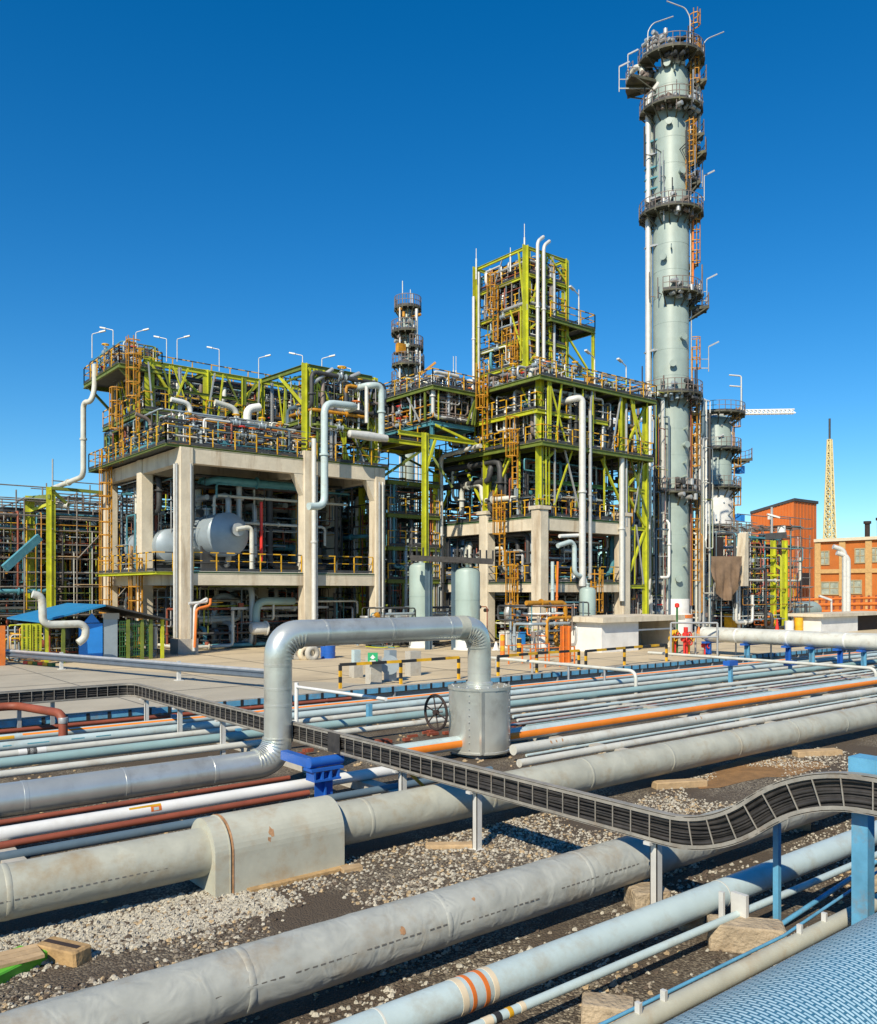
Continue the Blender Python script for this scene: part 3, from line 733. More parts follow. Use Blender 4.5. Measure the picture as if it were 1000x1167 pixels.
# ---------------------------------------------------------------- plant building kit
def rail(t, p, q, name='handrail', gap=1.5, h=1.1):
    p = V(p); q = V(q); d = q-p; Lr = d.length; d.normalize(); b = MB()
    n = max(1, round(Lr/gap))
    b.mi = 0
    for i in range(n+1): c = p+d*(Lr*i/n); b.beam(c, c+V((0,0,h)), .06)
    x = 0; k = 0
    while x < Lr-.01:
        s = .55 if k % 2 == 0 else .5; e = min(Lr, x+s); b.mi = 0 if k % 2 == 0 else 1
        for zz, w_ in ((h, .065), (h*.55, .045)): b.beam(p+d*x+V((0,0,zz)), p+d*e+V((0,0,zz)), w_)
        x = e; k += 1
    b.mi = 1; b.beam(p+V((0,0,.09)), q+V((0,0,.09)), .02, .14)
    return part(name, b, ['yellow', 'dark_steel'], t)
def deck(t, u0, u1, v0, v1, z, rails='', jo=1.6, edge='green_beam', dp=.28, plate='grating', gaps=()):
    b = MB(); b.box(u0, u1, v0, v1, z-.05, z); part('deck', b, plate, t)
    b = MB(); n = max(1, int((u1-u0)/jo))
    for i in range(1, n): x = u0+(u1-u0)*i/n; b.box(x-.06, x+.06, v0+.1, v1-.1, z-.05-dp*.8, z-.053)
    if n > 1: part('joists', b, edge, t)
    for (p, q) in (((u0,v0),(u1,v0)), ((u0,v1),(u1,v1)), ((u0,v0),(u0,v1)), ((u1,v0),(u1,v1))):
        b = MB(); b.ibeam((p[0], p[1], z-.06-dp/2), (q[0], q[1], z-.06-dp/2), .16, dp); part('edge_beam', b, edge, t)
    for r_ in rails:
        p, q = {'v': ((u0,v0),(u1,v0)), 'V': ((u0,v1),(u1,v1)), 'u': ((u0,v0),(u0,v1)), 'U': ((u1,v0),(u1,v1))}[r_]
        rail(t, (p[0], p[1], z), (q[0], q[1], z))
def post(t, u, v, z0, z1, w=.34, m='lime', name='post'):
    b = MB(); b.ibeam((u, v, z0), (u, v, z1), w, w); part(name, b, m, t)
def bm(t, p, q, w=.22, h=.32, m='green_beam', name='beam'):
    b = MB(); b.ibeam(p, q, w, h); part(name, b, m, t)
def brace(t, p, q, m='lime', w=.16): b = MB(); b.beam(p, q, w); part('brace', b, m, t)
def ladder(t, u, v, z0, z1, face=(-1, 0), m='amber', cage=True, w=.5):
    f = V((face[0], face[1], 0)).normalized(); s = V((-f.y, f.x, 0)); c = V((u, v, 0)); b = MB()
    for k in (-1, 1): b.beam(c+s*(k*w/2)+V((0,0,z0)), c+s*(k*w/2)+V((0,0,z1)), .085)
    z = z0+.3
    while z < z1: b.beam(c-s*w/2+V((0,0,z)), c+s*w/2+V((0,0,z)), .05); z += .4
    if cage:
        z = z0+2.2
        pr = [s*.36, s*.36+f*.4, s*.2+f*.68, s*-.2+f*.68, s*-.36+f*.4, s*-.36]
        while z < z1+.9:
            for a, e in zip(pr, pr[1:]): b.beam(c+a+V((0,0,z)), c+e+V((0,0,z)), .06, .07)
            z += .9
        for a in pr[1:5]: b.beam(c+a+V((0,0,z0+2.2)), c+a+V((0,0,z1+.8)), .05)
    part('ladder', b, m, t)
def stair(t, p, q, w=.9, m='dark_steel'):
    p = V(p); q = V(q); d = V((q.x-p.x, q.y-p.y, 0)); Ld = d.length; d.normalize(); s = V((-d.y, d.x, 0)); b = MB()
    for k in (-1, 1): b.beam(p+s*(k*w/2), q+s*(k*w/2), .06, .24); b.beam(p+s*(k*w/2)+V((0,0,1)), q+s*(k*w/2)+V((0,0,1)), .06)
    n = int((q.z-p.z)/.22)
    for i in range(n): c = p.lerp(q, (i+.5)/n); b.beam(c-s*w/2, c+s*w/2, .26, .04)
    part('stair', b, m, t)

# prototypes that are copied around
def make_lamp():
    t = thing('flood_lamp', 'proto', 'lamp', (0,0,0))
    b = MB(); b.tube([(0,0,0),(0,0,2.3)], .055, 6); part('pole', b, 'galv_light', t)
    b = MB(); b.tube([(0,0,2.25),(0,0,2.5),(-.9,0,2.72)], .045, 6, fil=.2); part('arm', b, 'galv_light', t)
    b = MB(); b.beam((-.8,0,2.70),(-1.45,0,2.84),.24,.13); part('lamp_head', b, 'galv_light', t)
    return t
LAMP = make_lamp(); LAMP_USED = [0]
def lamp(p, rz, label, sc=1, group='flood lamps on the plant structures'):
    if not LAMP_USED[0]: o = LAMP; o.location = V(p); o.rotation_euler = (0,0,rz); o['label'] = label; o['group'] = group; o.scale = (sc,)*3; LAMP_USED[0] = 1; return o
    return dup(LAMP, p, rz, label, group, sc)
def make_valve(wm):
    t = thing('gate_valve', 'proto', 'valve', (0,0,0))
    b = MB(); b.lathe((0,0,0), [(.0,-.3),(.24,-.3),(.24,-.24),(.15,-.22),(.20,-.05),(.20,.05),(.15,.22),(.24,.24),(.24,.3),(0,.3)], 10, 'x'); b.lathe((0,0,.12), [(.14,0),(.10,.2),(.17,.22),(.17,.27),(.05,.3),(.04,.6),(0,.6)], 8); part('body', b, 'drum_grey', t)
    b = MB(); b.torus((0,0,.62), .27, .05, 'z', 12, 5)
    for i in range(2): a = PI*i/2; b.beam((CO(a)*.25,S(a)*.25,.62),(-CO(a)*.25,-S(a)*.25,.62),.05)
    part('hand_wheel', b, wm, t); return t
VALVES = {}
def valve(p, rz, wm, label, group, sc=1):
    if wm not in VALVES:
        o = VALVES[wm] = make_valve(wm); o.location = V(p); o.rotation_euler = (0,0,rz); o.scale = (sc,)*3; o['label'] = label; o['group'] = group; return o
    return dup(VALVES[wm], p, rz, label, group, sc)

COLN = {'green_beam':'olive green', 'rail_brown':'grey brown', 'yellow':'yellow', 'black':'black', 'galv':'galvanised grey', 'galv_light':'pale galvanised', 'light_grey_pipe':'pale grey', 'white_pipe':'white', 'drum_grey':'blue grey', 'navy_pipe':'dark blue grey', 'dark_steel':'near black', 'primer':'rust red', 'teal_steel':'dark teal', 'amber':'amber', 'orange':'orange', 'vessel_paint':'sage green', 'silver':'silver', 'deep_green':'dark green', 'red':'red', 'teal_pipe':'teal grey', 'pale_blue':'pale blue', 'lime':'lime green'}
def spool(rr, box, r, nseg, vert=.4):
    u0,u1,v0,v1,z0,z1 = box; p = [rr.uniform(u0,u1), rr.uniform(v0,v1), rr.uniform(z0,z1)]; P = [tuple(p)]; last = -1
    lo = (u0,v0,z0); hi = (u1,v1,z1)
    for i in range(nseg):
        ax = 2 if (last != 2 and rr.random() < vert) else rr.choice([k for k in (0,1,2) if k != last])
        tgt = rr.uniform(lo[ax], hi[ax])
        if abs(tgt-p[ax]) < .7: tgt = hi[ax] if hi[ax]-p[ax] > p[ax]-lo[ax] else lo[ax]
        if abs(tgt-p[ax]) < .3: continue
        p[ax] = tgt; P.append(tuple(p)); last = ax
    return P
BRIGHT = ['dark_steel','navy_pipe','galv','drum_grey','rail_brown','galv','galv_light','light_grey_pipe','white_pipe','drum_grey','navy_pipe','dark_steel','primer','amber','teal_steel','silver','dark_steel','green_beam','rail_brown','dark_steel']
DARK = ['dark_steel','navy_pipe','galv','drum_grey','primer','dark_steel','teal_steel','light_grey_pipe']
PIPES = []; VLIST = []; STUFF = MB(); SMI = {}
def clutter(seed, box, n, where, pal=BRIGHT, rmin=.05, rmax=.17, nv=10, nseg=(4,9), wheels=('yellow','yellow','yellow','red','orange'), vert=.4, trays=0, risers=0, fine=3.2):
    rr = random.Random(seed); segs = []
    for i in range(n):
        r = rmin+(rmax-rmin)*rr.random()**2; P = spool(rr, box, r, rr.randint(*nseg), vert)
        if len(P) < 3: continue
        c = rr.choice(pal); c = 'dark_steel' if c == 'primer' and r > .11 else c; b = MB(); b.tube(P, r, 7 if r < .12 else 9, fil=2.5*r, nf=2)
        for a, e in zip(P, P[1:]):   # flanged joints
            a = V(a); e = V(e)
            if (e-a).length > 1.6:
                m_ = a.lerp(e, rr.uniform(.3, .7)); d = (e-a).normalized(); b.tube([m_-d*.05, m_+d*.05], r*1.7, 8); segs.append((m_, d, r))
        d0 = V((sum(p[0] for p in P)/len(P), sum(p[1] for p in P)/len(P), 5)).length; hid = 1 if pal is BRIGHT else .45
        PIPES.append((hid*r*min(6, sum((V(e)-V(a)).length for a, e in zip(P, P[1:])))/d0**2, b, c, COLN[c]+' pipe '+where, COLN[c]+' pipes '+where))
    # thin tubing, boxes and fittings too small and many to count
    f = STUFF
    for i in range(int(n*fine)):
        c = rr.choice(pal+['yellow','amber','dark_steel','dark_steel','black','black','grating','green_beam','lime','primer']); f.mi = SMI.setdefault(c, len(SMI))
        if rr.random() < .55: f.tube(spool(rr, box, .03, rr.randint(2,5), .45), rr.uniform(.025,.05), 5, fil=.1, nf=1)
        else:
            q = (rr.uniform(*box[0:2]), rr.uniform(*box[2:4]), rr.uniform(*box[4:6])); s_ = rr.uniform(.12,.38)
            f.lathe(q, [(.01,-s_*.6),(s_*.5,-s_*.5),(s_*.5,s_*.5),(.01,s_*.6)], 7, rr.choice('xyz')) if rr.random() < .6 else f.cbox(q, s_, s_*.6, s_*1.3)
    u0,u1,v0,v1,z0,z1 = box
    for i in range(risers):
        u = rr.uniform(u0,u1); v = rr.uniform(v0,v1); r = rr.uniform(.06,.14); c = rr.choice(('galv','galv','light_grey_pipe','drum_grey','rail_brown')); b = MB()
        b.tube([(u,v,z0),(u,v,z1+rr.uniform(-.5,.2)),(u+rr.choice((-1,1))*rr.uniform(.6,1.6),v,z1)] if rr.random() < .4 else [(u,v,z0),(u,v,z1)], r, 8)
        for k in range(1,4): z_ = z0+(z1-z0)*k/4; b.tube([(u,v,z_-.04),(u,v,z_+.04)], r*1.6, 8)
        solo('riser_pipe', b, c, COLN[c]+' upright riser '+where, 'pipe', COLN[c]+' riser pipes '+where)
    for i in range(trays):
        z = rr.uniform(z0+.6, z1-.2); v = rr.uniform(v0, v1); w_ = rr.uniform(.3,.7); a = rr.uniform(u0, u0+(u1-u0)*.35); e = rr.uniform(u0+(u1-u0)*.65, u1); c = rr.choice(('dark_steel','teal_steel','galv','grating'))
        b = MB(); b.box(a,e,v-w_/2,v+w_/2,z,z+.03); b.box(a,e,v-w_/2-.02,v-w_/2,z-.02,z+.14); b.box(a,e,v+w_/2,v+w_/2+.02,z-.02,z+.14)
        solo('tray_run', b, c, {'dark_steel':'near black','teal_steel':'dark teal','galv':'galvanised','grating':'dull grey'}[c]+' flat cable tray '+where, 'cable tray', 'flat cable trays '+where)
    rr.shuffle(segs)
    for m_, d, r in segs[:nv]:
        wm = rr.choice(wheels); k = min(1.6, max(.8, r*7))
        if abs(d.z) > .5: continue
        VLIST.append((k/m_.length**2*(1 if pal is BRIGHT else .4), m_, 0 if abs(d.x) > .5 else PI/2, wm, '%s wheel valve %s' % (wm, where), wm+' wheel valves '+where, k))
def drum(name, label, c, r, L_, axis, m, zsup, cat='vessel', group=None):
    """horizontal vessel on two saddles; c = centre"""
    t = thing(name, label, cat, (c[0], c[1], zsup), group); h = L_/2; b = MB()
    prof = [(.01,-h-r*.35),(r*.45,-h-r*.3),(r*.8,-h-r*.16),(r,-h),(r,-h*.4),(r*1.02,-h*.4),(r*1.02,-h*.36),(r,-h*.36),(r,h*.36),(r*1.02,h*.36),(r*1.02,h*.4),(r,h*.4),(r,h),(r*.8,h+r*.16),(r*.45,h+r*.3),(.01,h+r*.35)]
    b.lathe(c, prof, 22, axis); part('shell', b, m, t)
    for k in (-.55, .55):
        b = MB(); o = (c[0]+(k*h if axis == 'x' else 0), c[1]+(k*h if axis == 'y' else 0))
        if axis == 'x': b.box(o[0]-.12, o[0]+.12, o[1]-r*.85, o[1]+r*.85, zsup, c[2]-r*.45)
        else: b.box(o[0]-r*.85, o[0]+r*.85, o[1]-.12, o[1]+.12, zsup, c[2]-r*.45)
        part('saddle', b, 'dark_steel', t)
    b = MB(); o = [c[0], c[1], c[2]+r*.9]; b.lathe(o, [(r*.16,0),(r*.16,r*.35),(r*.26,r*.35),(r*.26,r*.45),(0,r*.45)], 10); part('nozzle', b, 'galv', t)
    b = MB()
    e = -h-r*.33
    if axis == 'y': b.lathe((c[0]+r*.25, c[1]+e, c[2]+r*.2), [(0,-r*.18),(r*.3,-r*.18),(r*.3,-r*.1),(r*.22,-r*.1),(r*.22,r*.25)], 14, 'y')
    else: b.lathe((c[0]+e, c[1], c[2]), [(0,-r*.18),(r*.3,-r*.18),(r*.3,-r*.1),(r*.22,-r*.1),(r*.22,r*.25)], 14, 'x')
    part('manway', b, 'galv', t); return t
def vessel(name, label, u, v, z0, z1, r, m, cat='vessel', group=None, skirt='white_pipe', nozz=True):
    t = thing(name, label, cat, (u, v, z0), group); b = MB(); H = z1-z0; s = min(H*.12, 1.2)
    prof = [(r,s),(r,H*.3),(r*1.02,H*.3),(r*1.02,H*.31),(r,H*.31),(r,H*.6),(r*1.02,H*.6),(r*1.02,H*.61),(r,H*.61),(r,H-r*.45),(r*.92,H-r*.25),(r*.6,H-r*.06),(.01,H)]
    b.lathe((u,v,z0), prof, 24); part('shell', b, m, t)
    b = MB(); b.lathe((u,v,z0), [(r*1.15,0),(r*1.15,.1),(r*.99,.12),(r*.99,s)], 24); part('skirt', b, skirt, t)
    if nozz:
        d = V((-.2,-.98,0)).normalized(); c = V((u,v,z0+H*.32)); b = MB(); b.tube([c+d*r*.9, c+d*(r+.3)], r*.28, 14); b.tube([c+d*(r+.3), c+d*(r+.38)], r*.38, 14); part('manway', b, 'silver', t)
        b = MB(); b.lathe((u,v,z1-.03), [(r*.2,0),(r*.2,.2),(r*.33,.2),(r*.33,.3),(0,.3)], 12); part('top_nozzle', b, 'silver', t)
    return t

# ================================================================ UNIT 1: concrete frame with green steel top
P1 = 'on the concrete framed unit'
t = thing('process_unit', 'concrete framed process unit with lime green steel top on the left', 'process unit', (19.9, 48.8, ZY))
US, VS = (19.9, 28.2, 33.8), (48.8, 55.3, 62.2); L1, L2, L3, L4 = 5.19, 12.63, 15.9, 19.25
for iu, u in enumerate(US):
    for iv, v in enumerate(VS):
        b = MB(); c = .42; b.prism([(u-c,v-c+.06),(u-c+.06,v-c),(u+c-.06,v-c),(u+c,v-c+.06),(u+c,v+c-.06),(u+c-.06,v+c),(u-c+.06,v+c),(u-c,v+c-.06)], 'z', ZY, L2-.02 if (iu, iv) != (1, 0) else L2+.6); part('column', b, 'concrete', t)
        b = MB(); b.prism([(u-.62,v-.62),(u+.62,v-.62),(u+.62,v+.62),(u-.62,v+.62)], 'z', ZY-.1, ZY+.9); 
        part('column_base', b, 'concrete_grey', t)
for zt_, dp in ((L1, .72), (L2, .92)):
    for v in VS:
        for a, e in zip(US, US[1:]): b = MB(); b.box(a+.423, e-.423, v-.3, v+.3, zt_-dp, zt_-.003); part('concrete_beam', b, 'concrete', t)
    for u in US:
        for a, e in zip(VS, VS[1:]): b = MB(); b.box(u-.3, u+.3, a+.423, e-.423, zt_-dp, zt_-.003); part('concrete_beam', b, 'concrete', t)
# haunches under the top beams of the front row
for u in US[1:]:
    b = MB(); b.prism([(u-.425, L2-.93),(u-1.1, L2-.93),(u-.425, L2-2.3)], 'y', 48.52, 49.08); part('haunch', b, 'concrete', t)
deck(t, 19.65, 34.05, 48.56, 62.5, L1+.13, '', edge='deep_green', plate='concrete_grey', dp=.12, jo=40)
for a, e in zip(US, US[1:]): rail(t, (a+.5, 48.62, L1+.14), (e-.5, 48.62, L1+.14))
deck(t, 18.4, 19.45, 49.4, 60, L1+.13, 'uv', edge='lime', dp=.16)
deck(t, 18.7, 34.6, 48.56, 63.2, L2+.16, 'vuUV', edge='green_beam', dp=.14, jo=1.7)
for u, v, z1 in ((20.2,55.3,L4+.2),(24.2,55.3,L4),(28.2,55.3,L4),(33.6,55.3,L4),(28.2,48.9,L4-.2),(33.6,48.9,L4-.3),(20.2,62,L4),(24.2,62,L4),(28.2,62,L4),(33.6,62,L4)): post(t, u, v, L2+.02, z1)
for v in (55.3, 62):
    for a, e in ((20.2,24.2),(24.2,28.2),(28.2,33.6)): bm(t, (a+.17,v,L4-.2), (e-.17,v,L4-.2), m='lime' if v < 56 else 'green_beam')
bm(t, (28.37,48.9,L4-.4), (33.43,48.9,L4-.4)); bm(t, (28.2,49.1,L4-.4),(28.2,55.1,L4-.2)); bm(t, (33.6,49.1,L4-.5),(33.6,55.1,L4-.2)); bm(t,(20.2,55.5,L4-.2),(20.2,61.8,L4-.2)); bm(t,(24.2,55.5,L4-.2),(24.2,61.8,L4-.2))
deck(t, 19.6, 28, 54.6, 62.9, L3, 'vu', edge='green_beam'); deck(t, 28.4, 34.4, 50.2, 62.9, L3-.3, 'vU', edge='green_beam')
bm(t, (20.4,55.28,L3-.9),(28,55.28,L3-.9), m='teal_steel')
deck(t, 18.2, 21, 55.2, 62.6, L4-.5, 'vuUV', edge='green_beam'); deck(t, 21.2, 34, 57.5, 60, L4-.1, 'vV')
deck(t, 33.9, 38.6, 48.4, 52.2, L2+2.2, 'vU', edge='lime'); 
for p, q in (((20.3,55.25,L4-.3),(22.1,55.25,L3+.6)),((24.1,55.25,L3+1.2),(21.6,55.25,L4-.2)),((28.3,48.85,L4-.5),(30.3,48.85,L3+.3)),((28.1,55.25,L4-.3),(25.5,55.25,L3+.4)),((28.2,49.0,L3+.3),(28.2,52.5,L4-.4)),((33.5,48.85,L2+.2),(31,48.85,L3-.5))): brace(t, p, q)
for p, q in (((18.3,55.4,L4-.8),(20,55.4,L3+.9)),((18.3,62,L4-.8),(20,62,L3+.9)),((38,48.6,L2+1.9),(34.2,48.9,L2-.6)),((38,48.6,L2+1.9),(39.6,47.6,L2-1.0))): brace(t, p, q, 'green_beam')
ladder(t, 19.3, 54.9, L3-1.5, L4+.4, (-1,0)); ladder(t, 19.35, 60.5, ZY, L2+.5, (-1,0)); ladder(t, 19.3, 55.3-.9, ZY, L1+1, (-1,0)); ladder(t, 19.0, 57.2, L2, L3+.8, (-1,0))
for i in range(12):
    u = 20.9+i*1.13
    if abs(u-24.2) < .4 or abs(u-28.2) < .4: continue
    post(t, u, 54.75, L3+.02 if i % 2 else L2+.2, L4-.3 if i % 2 else L3-.3, .20 if i % 3 == 0 else .13, 'lime' if i % 3 == 0 else ('galv' if i % 3 == 1 else 'green_beam'), 'stub_post')
for i in range(5):
    post(t, 29+i*1.05, 48.75, L2+.2, L3-.6+(i % 2)*1.4, .13, ('green_beam','galv','lime')[i % 3], 'stub_post')
bm(t, (20.3,54.8,L3+1.5),(28,54.8,L3+1.5),.14,.16,'green_beam'); bm(t, (28.4,48.8,L3+.2),(33.4,48.8,L3+.2),.16,.2,'green_beam')
for p, q in (((20.3,54.8,L2+.3),(22,54.8,L3-.3)),((26,54.8,L3+.1),(27.6,54.8,L4-.4)),((33.5,48.8,L3-.3),(31.6,48.8,L4-.6)),((30.6,48.8,L3+.2),(28.5,48.8,L2+1.2))): brace(t, p, q, 'green_beam', .11)
def lattice(seed, box, n, faces):   # slender bracing and poles of the open steelwork
    rr = random.Random(seed); u0,u1,v0,v1,z0,z1 = box
    for i in range(n):
        k = rr.choice(faces); m_ = rr.choice(('lime','lime','lime','green_beam','galv')); w_ = rr.uniform(.07,.12)
        if k == 'v': a, e = rr.uniform(u0,u1), rr.uniform(-2.4,2.4); p, q = (a, v0, z0), (min(u1, max(u0, a+e*(rr.random() < .6))), v0, z1)
        else: a, e = rr.uniform(v0,v1), rr.uniform(-2.4,2.4); p, q = (u0, a, z0), (u0, min(v1, max(v0, a+e*(rr.random() < .6))), z1)
        b = MB(); b.beam(p, q, w_); part('brace', b, m_, t)
lattice(1, (19.9,27.8,54.65,62,L2+.2,L3-.35), 11, 'vvu'); lattice(2, (19.9,27.8,54.7,62,L3,L4-.3), 18, 'vvu'); lattice(3, (28.5,33.5,48.7,55,L2+.2,L3-.6), 8, 'vvu'); lattice(4, (28.5,33.5,48.75,55,L3-.3,L4-.5), 9, 'vvu')
# conduits on the near column, thin pipes on columns
for i, (u, v, m_) in enumerate(((19.36,48.6,'galv'),(19.36,48.95,'galv_light'),(20.1,48.28,'galv'),(28.4,48.26,'galv'),(28.65,48.26,'galv_light'),(33.9,48.26,'galv_light'),(33.6,48.26,'galv'))):
    b = MB(); b.tube([(u,v,ZY+.95),(u,v,L2-1)], .07, 6); part('conduit', b, m_, t)
    
# pipes and gear of unit 1
for i, (u, v) in enumerate(((21.5,57.5),(23.4,57.5),(25.4,57.5),(27.2,57.5),(30.1,57.0),(32.2,57.0))):
    drum('heat_exchanger', 'horizontal %s exchanger drum on the lower green deck, number of drums in a row side by side' % ('silver' if i % 2 else 'blue grey') , (u, v, L2+1.2), .62, 5.2, 'y', 'silver' if i % 2 else 'drum_grey', L2+.02, 'heat exchanger', 'exchanger drums on the green steel deck')
for o in [o for o in C.objects if o.name.startswith('heat_exchanger')]: o['label'] = ('silver' if 'silver' in o['label'] else 'blue grey')+' exchanger drum lying end on among the piping of the lower green steel deck'
for i, (u, v, m_) in enumerate(((22.4,58.5,'drum_grey'),(25.6,58.5,'silver'),(30.8,56.5,'drum_grey'))):
    drum('heat_exchanger', ('silver' if m_ == 'silver' else 'blue grey')+' exchanger drum lying end on upon the upper green steel deck', (u, v, (L3 if i < 2 else L3-.3)+1.05), .6, 5, 'y', m_, L3 if i < 2 else L3-.3, 'heat exchanger', 'exchanger drums on the upper green steel deck')
drum('big_drum', 'large blue grey drum with a round manway inside the middle storey of the concrete frame', (23.7,54.2,L1+2.55), 1.42, 6.5, 'y', 'drum_grey', L1+.02)
drum('big_drum', 'second dull drum half hidden at the left of the large manway drum', (21.3,57.2,L1+1.9), 1.1, 6, 'y', 'drum_grey', L1+.02)
vessel('column_vessel', 'upright vessel added to darken the back of the concrete frame middle storey', 27.2, 58.5, L1+.02, L2-1.2, .9, 'drum_grey', skirt='dark_steel')  # dark grey vessel added to darken the back of the storey
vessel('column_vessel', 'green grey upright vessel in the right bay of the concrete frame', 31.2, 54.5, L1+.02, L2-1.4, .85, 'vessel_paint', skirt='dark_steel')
clutter(11, (19.6,34,51.5,62.5,L2+.4,L3-.5), 62, 'on the lower green steel deck', nv=60, risers=16, trays=6)
clutter(12, (19,34.3,48.9,50.5,L2+.5,L2+1.9), 14, 'along the front edge of the lower green steel deck', nv=26, nseg=(3,6))
clutter(13, (20,34,55.7,62.5,L3+.2,L4-.6), 58, 'on the upper green steel deck', nv=50, risers=18, trays=8)
clutter(14, (18.5,21,55.5,62.3,L4-.4,L4+1.0), 10, 'on the top left overhanging platform', nv=8, nseg=(3,5), wheels=('red','yellow'))
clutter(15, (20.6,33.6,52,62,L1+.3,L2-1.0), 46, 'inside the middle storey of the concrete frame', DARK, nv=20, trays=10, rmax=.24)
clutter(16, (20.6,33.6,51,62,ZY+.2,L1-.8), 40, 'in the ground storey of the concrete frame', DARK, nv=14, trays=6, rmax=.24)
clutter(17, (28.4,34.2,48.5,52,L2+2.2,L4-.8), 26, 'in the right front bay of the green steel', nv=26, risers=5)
clutter(18, (20,34,57,62.5,L1+.4,L2-1), 26, 'added to darken the back of the concrete frame', DARK, nv=0, trays=10, rmax=.35)  # thick dark pipes and trays added to deepen the gloom at the back
def pipe1(name, pts, r, m, label, seg=12, fil=None, cat='pipe'):
    b = MB(); b.tube(pts, r, seg, fil=fil)
    P = [V(p) for p in pts]
    for a, e in zip(P, P[1:]):
        if (e-a).length > 3: d = (e-a).normalized(); q = a.lerp(e, .5); b.tube([q-d*.06, q+d*.06], r*1.35, seg)
    return solo(name, b, m, label, cat)
FY = 48.0
def fpt(px, py, v=FY): u, Y = pv(px, v); return (u, v, pz(py, Y))
# big pale blue pipe hanging on the front of the right bay
pipe1('drop_pipe', [fpt(352,577,46.9), fpt(370,577,47.1), fpt(370,459,47.1), fpt(408,463,47.3), (fpt(408,463,47.3)[0], 50, fpt(408,463,47.3)[2])], .24, 'pale_blue', 'large pale blue pipe hooking down over the front of the right concrete bay')
pipe1('drop_pipe', [fpt(358,735,48.0), fpt(358,500,48.0)], .16, 'galv_light', 'slim silver pipe running up the middle concrete column')
p_ = fpt(435,500,47.4); q_ = fpt(435,439,47.4); pipe1('drop_pipe', [p_, q_, fpt(420,439,47.4), (fpt(420,439,47.4)[0], 50.5, q_[2])], .22, 'pale_blue', 'pale blue gooseneck pipe at the right end of the green steel top')
pipe1('drop_pipe', [fpt(418,482,47.6), fpt(418,440,47.6)], .13, 'galv_light', 'slim pale riser beside the gooseneck pipe')
b = MB(); c = fpt(420,497,47.2); b.lathe(c, [(.01,-1.6),(.24,-1.5),(.3,0),(.24,1.5),(.01,1.6)], 14, 'x'); solo('bullet_drum', b, 'galv_light', 'pale spindle shaped drum slung under the right green platform', 'drum')
p_ = pv(96,58)[0]
def lpt(px, py, u): v, Y = pu(px, u); return (u, v, pz(py, Y))
pipe1('vent_pipe', [lpt(62,556,17.0), lpt(95,543,17.6), lpt(95,458,17.6), lpt(104,458,17.8), lpt(108,443,18.1), lpt(108,415,18.1)], .18, 'light_grey_pipe', 'bent grey vent pipe on the far left side of the green steel unit')
pipe1('drop_pipe', [fpt(195,455,54.5), fpt(217,460,54.5), fpt(217,500,54.5)], .17, 'white_pipe', 'short white elbow pipe on the left of the lower green deck')
pipe1('drop_pipe', [fpt(245,458,53), fpt(270,466,53), fpt(270,512,53)], .19, 'light_grey_pipe', 'pale elbow pipe dropping in the middle of the lower green deck')
pipe1('drop_pipe', [fpt(282,484,52.5), fpt(282,466,52.5), fpt(296,464,52.5)], .28, 'white_pipe', 'fat short white elbow on the lower green deck')
pipe1('drop_pipe', [fpt(270,603,50), fpt(287,600,50), fpt(287,650,50)], .14, 'light_grey_pipe', 'pale pipe bending down in front of the large manway drum')
pipe1('drop_pipe', [fpt(298,640,51), fpt(298,572,51)], .10, 'red', 'thin red upright pipe inside the middle storey')
pipe1('drop_pipe', [fpt(335,685,51), fpt(292,685,51), fpt(292,715,51)], .26, 'teal_pipe', 'thick teal elbow pipe in the ground storey')
pipe1('drop_pipe', [fpt(215,688,48.1), fpt(236,686,48.1), fpt(236,682,48.1), fpt(222,690,48.1), fpt(221,742,48.1)], .09, 'galv_light', 'slim pale pipe by the foot of the near column')
pipe1('drop_pipe', [fpt(240,682,47.9), fpt(240,690,47.9), fpt(224,694,47.9), fpt(222,738,47.9)], .08, 'orange', 'thin orange pipe zigzagging down by the near column')
b = MB(); c = fpt(294,716,50.6); b.lathe(c, [(.01,-.55),(.3,-.5),(.42,-.3),(.42,.5),(.5,.52),(.5,.6),(.01,.6)], 14, 'x'); solo('strainer', b, 'galv_light', 'pale round ended strainer in the ground storey', 'strainer')
for i, (px, py, dy) in enumerate(((105,383,25),(129,378,25),(155,385,20),(190,392,20),(202,398,14),(250,405,18),(295,414,18),(345,412,20),(367,425,10),(400,432,14))):
    u, Y = pv(px, 57 if px < 340 else 49.2); lamp((u, 57 if px < 340 else 49.2, pz(py+dy, Y)), -.8 if i % 2 else 2.4, 'slender flood lamp pole standing on the top of the green steel unit', .62)
for px, pa, pb in ((366,438,418),(397,436,423)):
    u, Y = pv(px, 48.6); b = MB(); b.tube([(u-.6,48.6,pz(pa,Y)),(u+.9,48.6,pz(pb,Y))], .14, 8); b.tube([(u-.6,48.6,pz(pa,Y)),(u-.6,48.6,pz(pa,Y)-.8)], .06, 6)
    solo('tilted_lamp', b, 'galv', 'tilted grey tube lamp on the right end of the green top beam', 'lamp', 'tilted tube lamps on the green top beam')

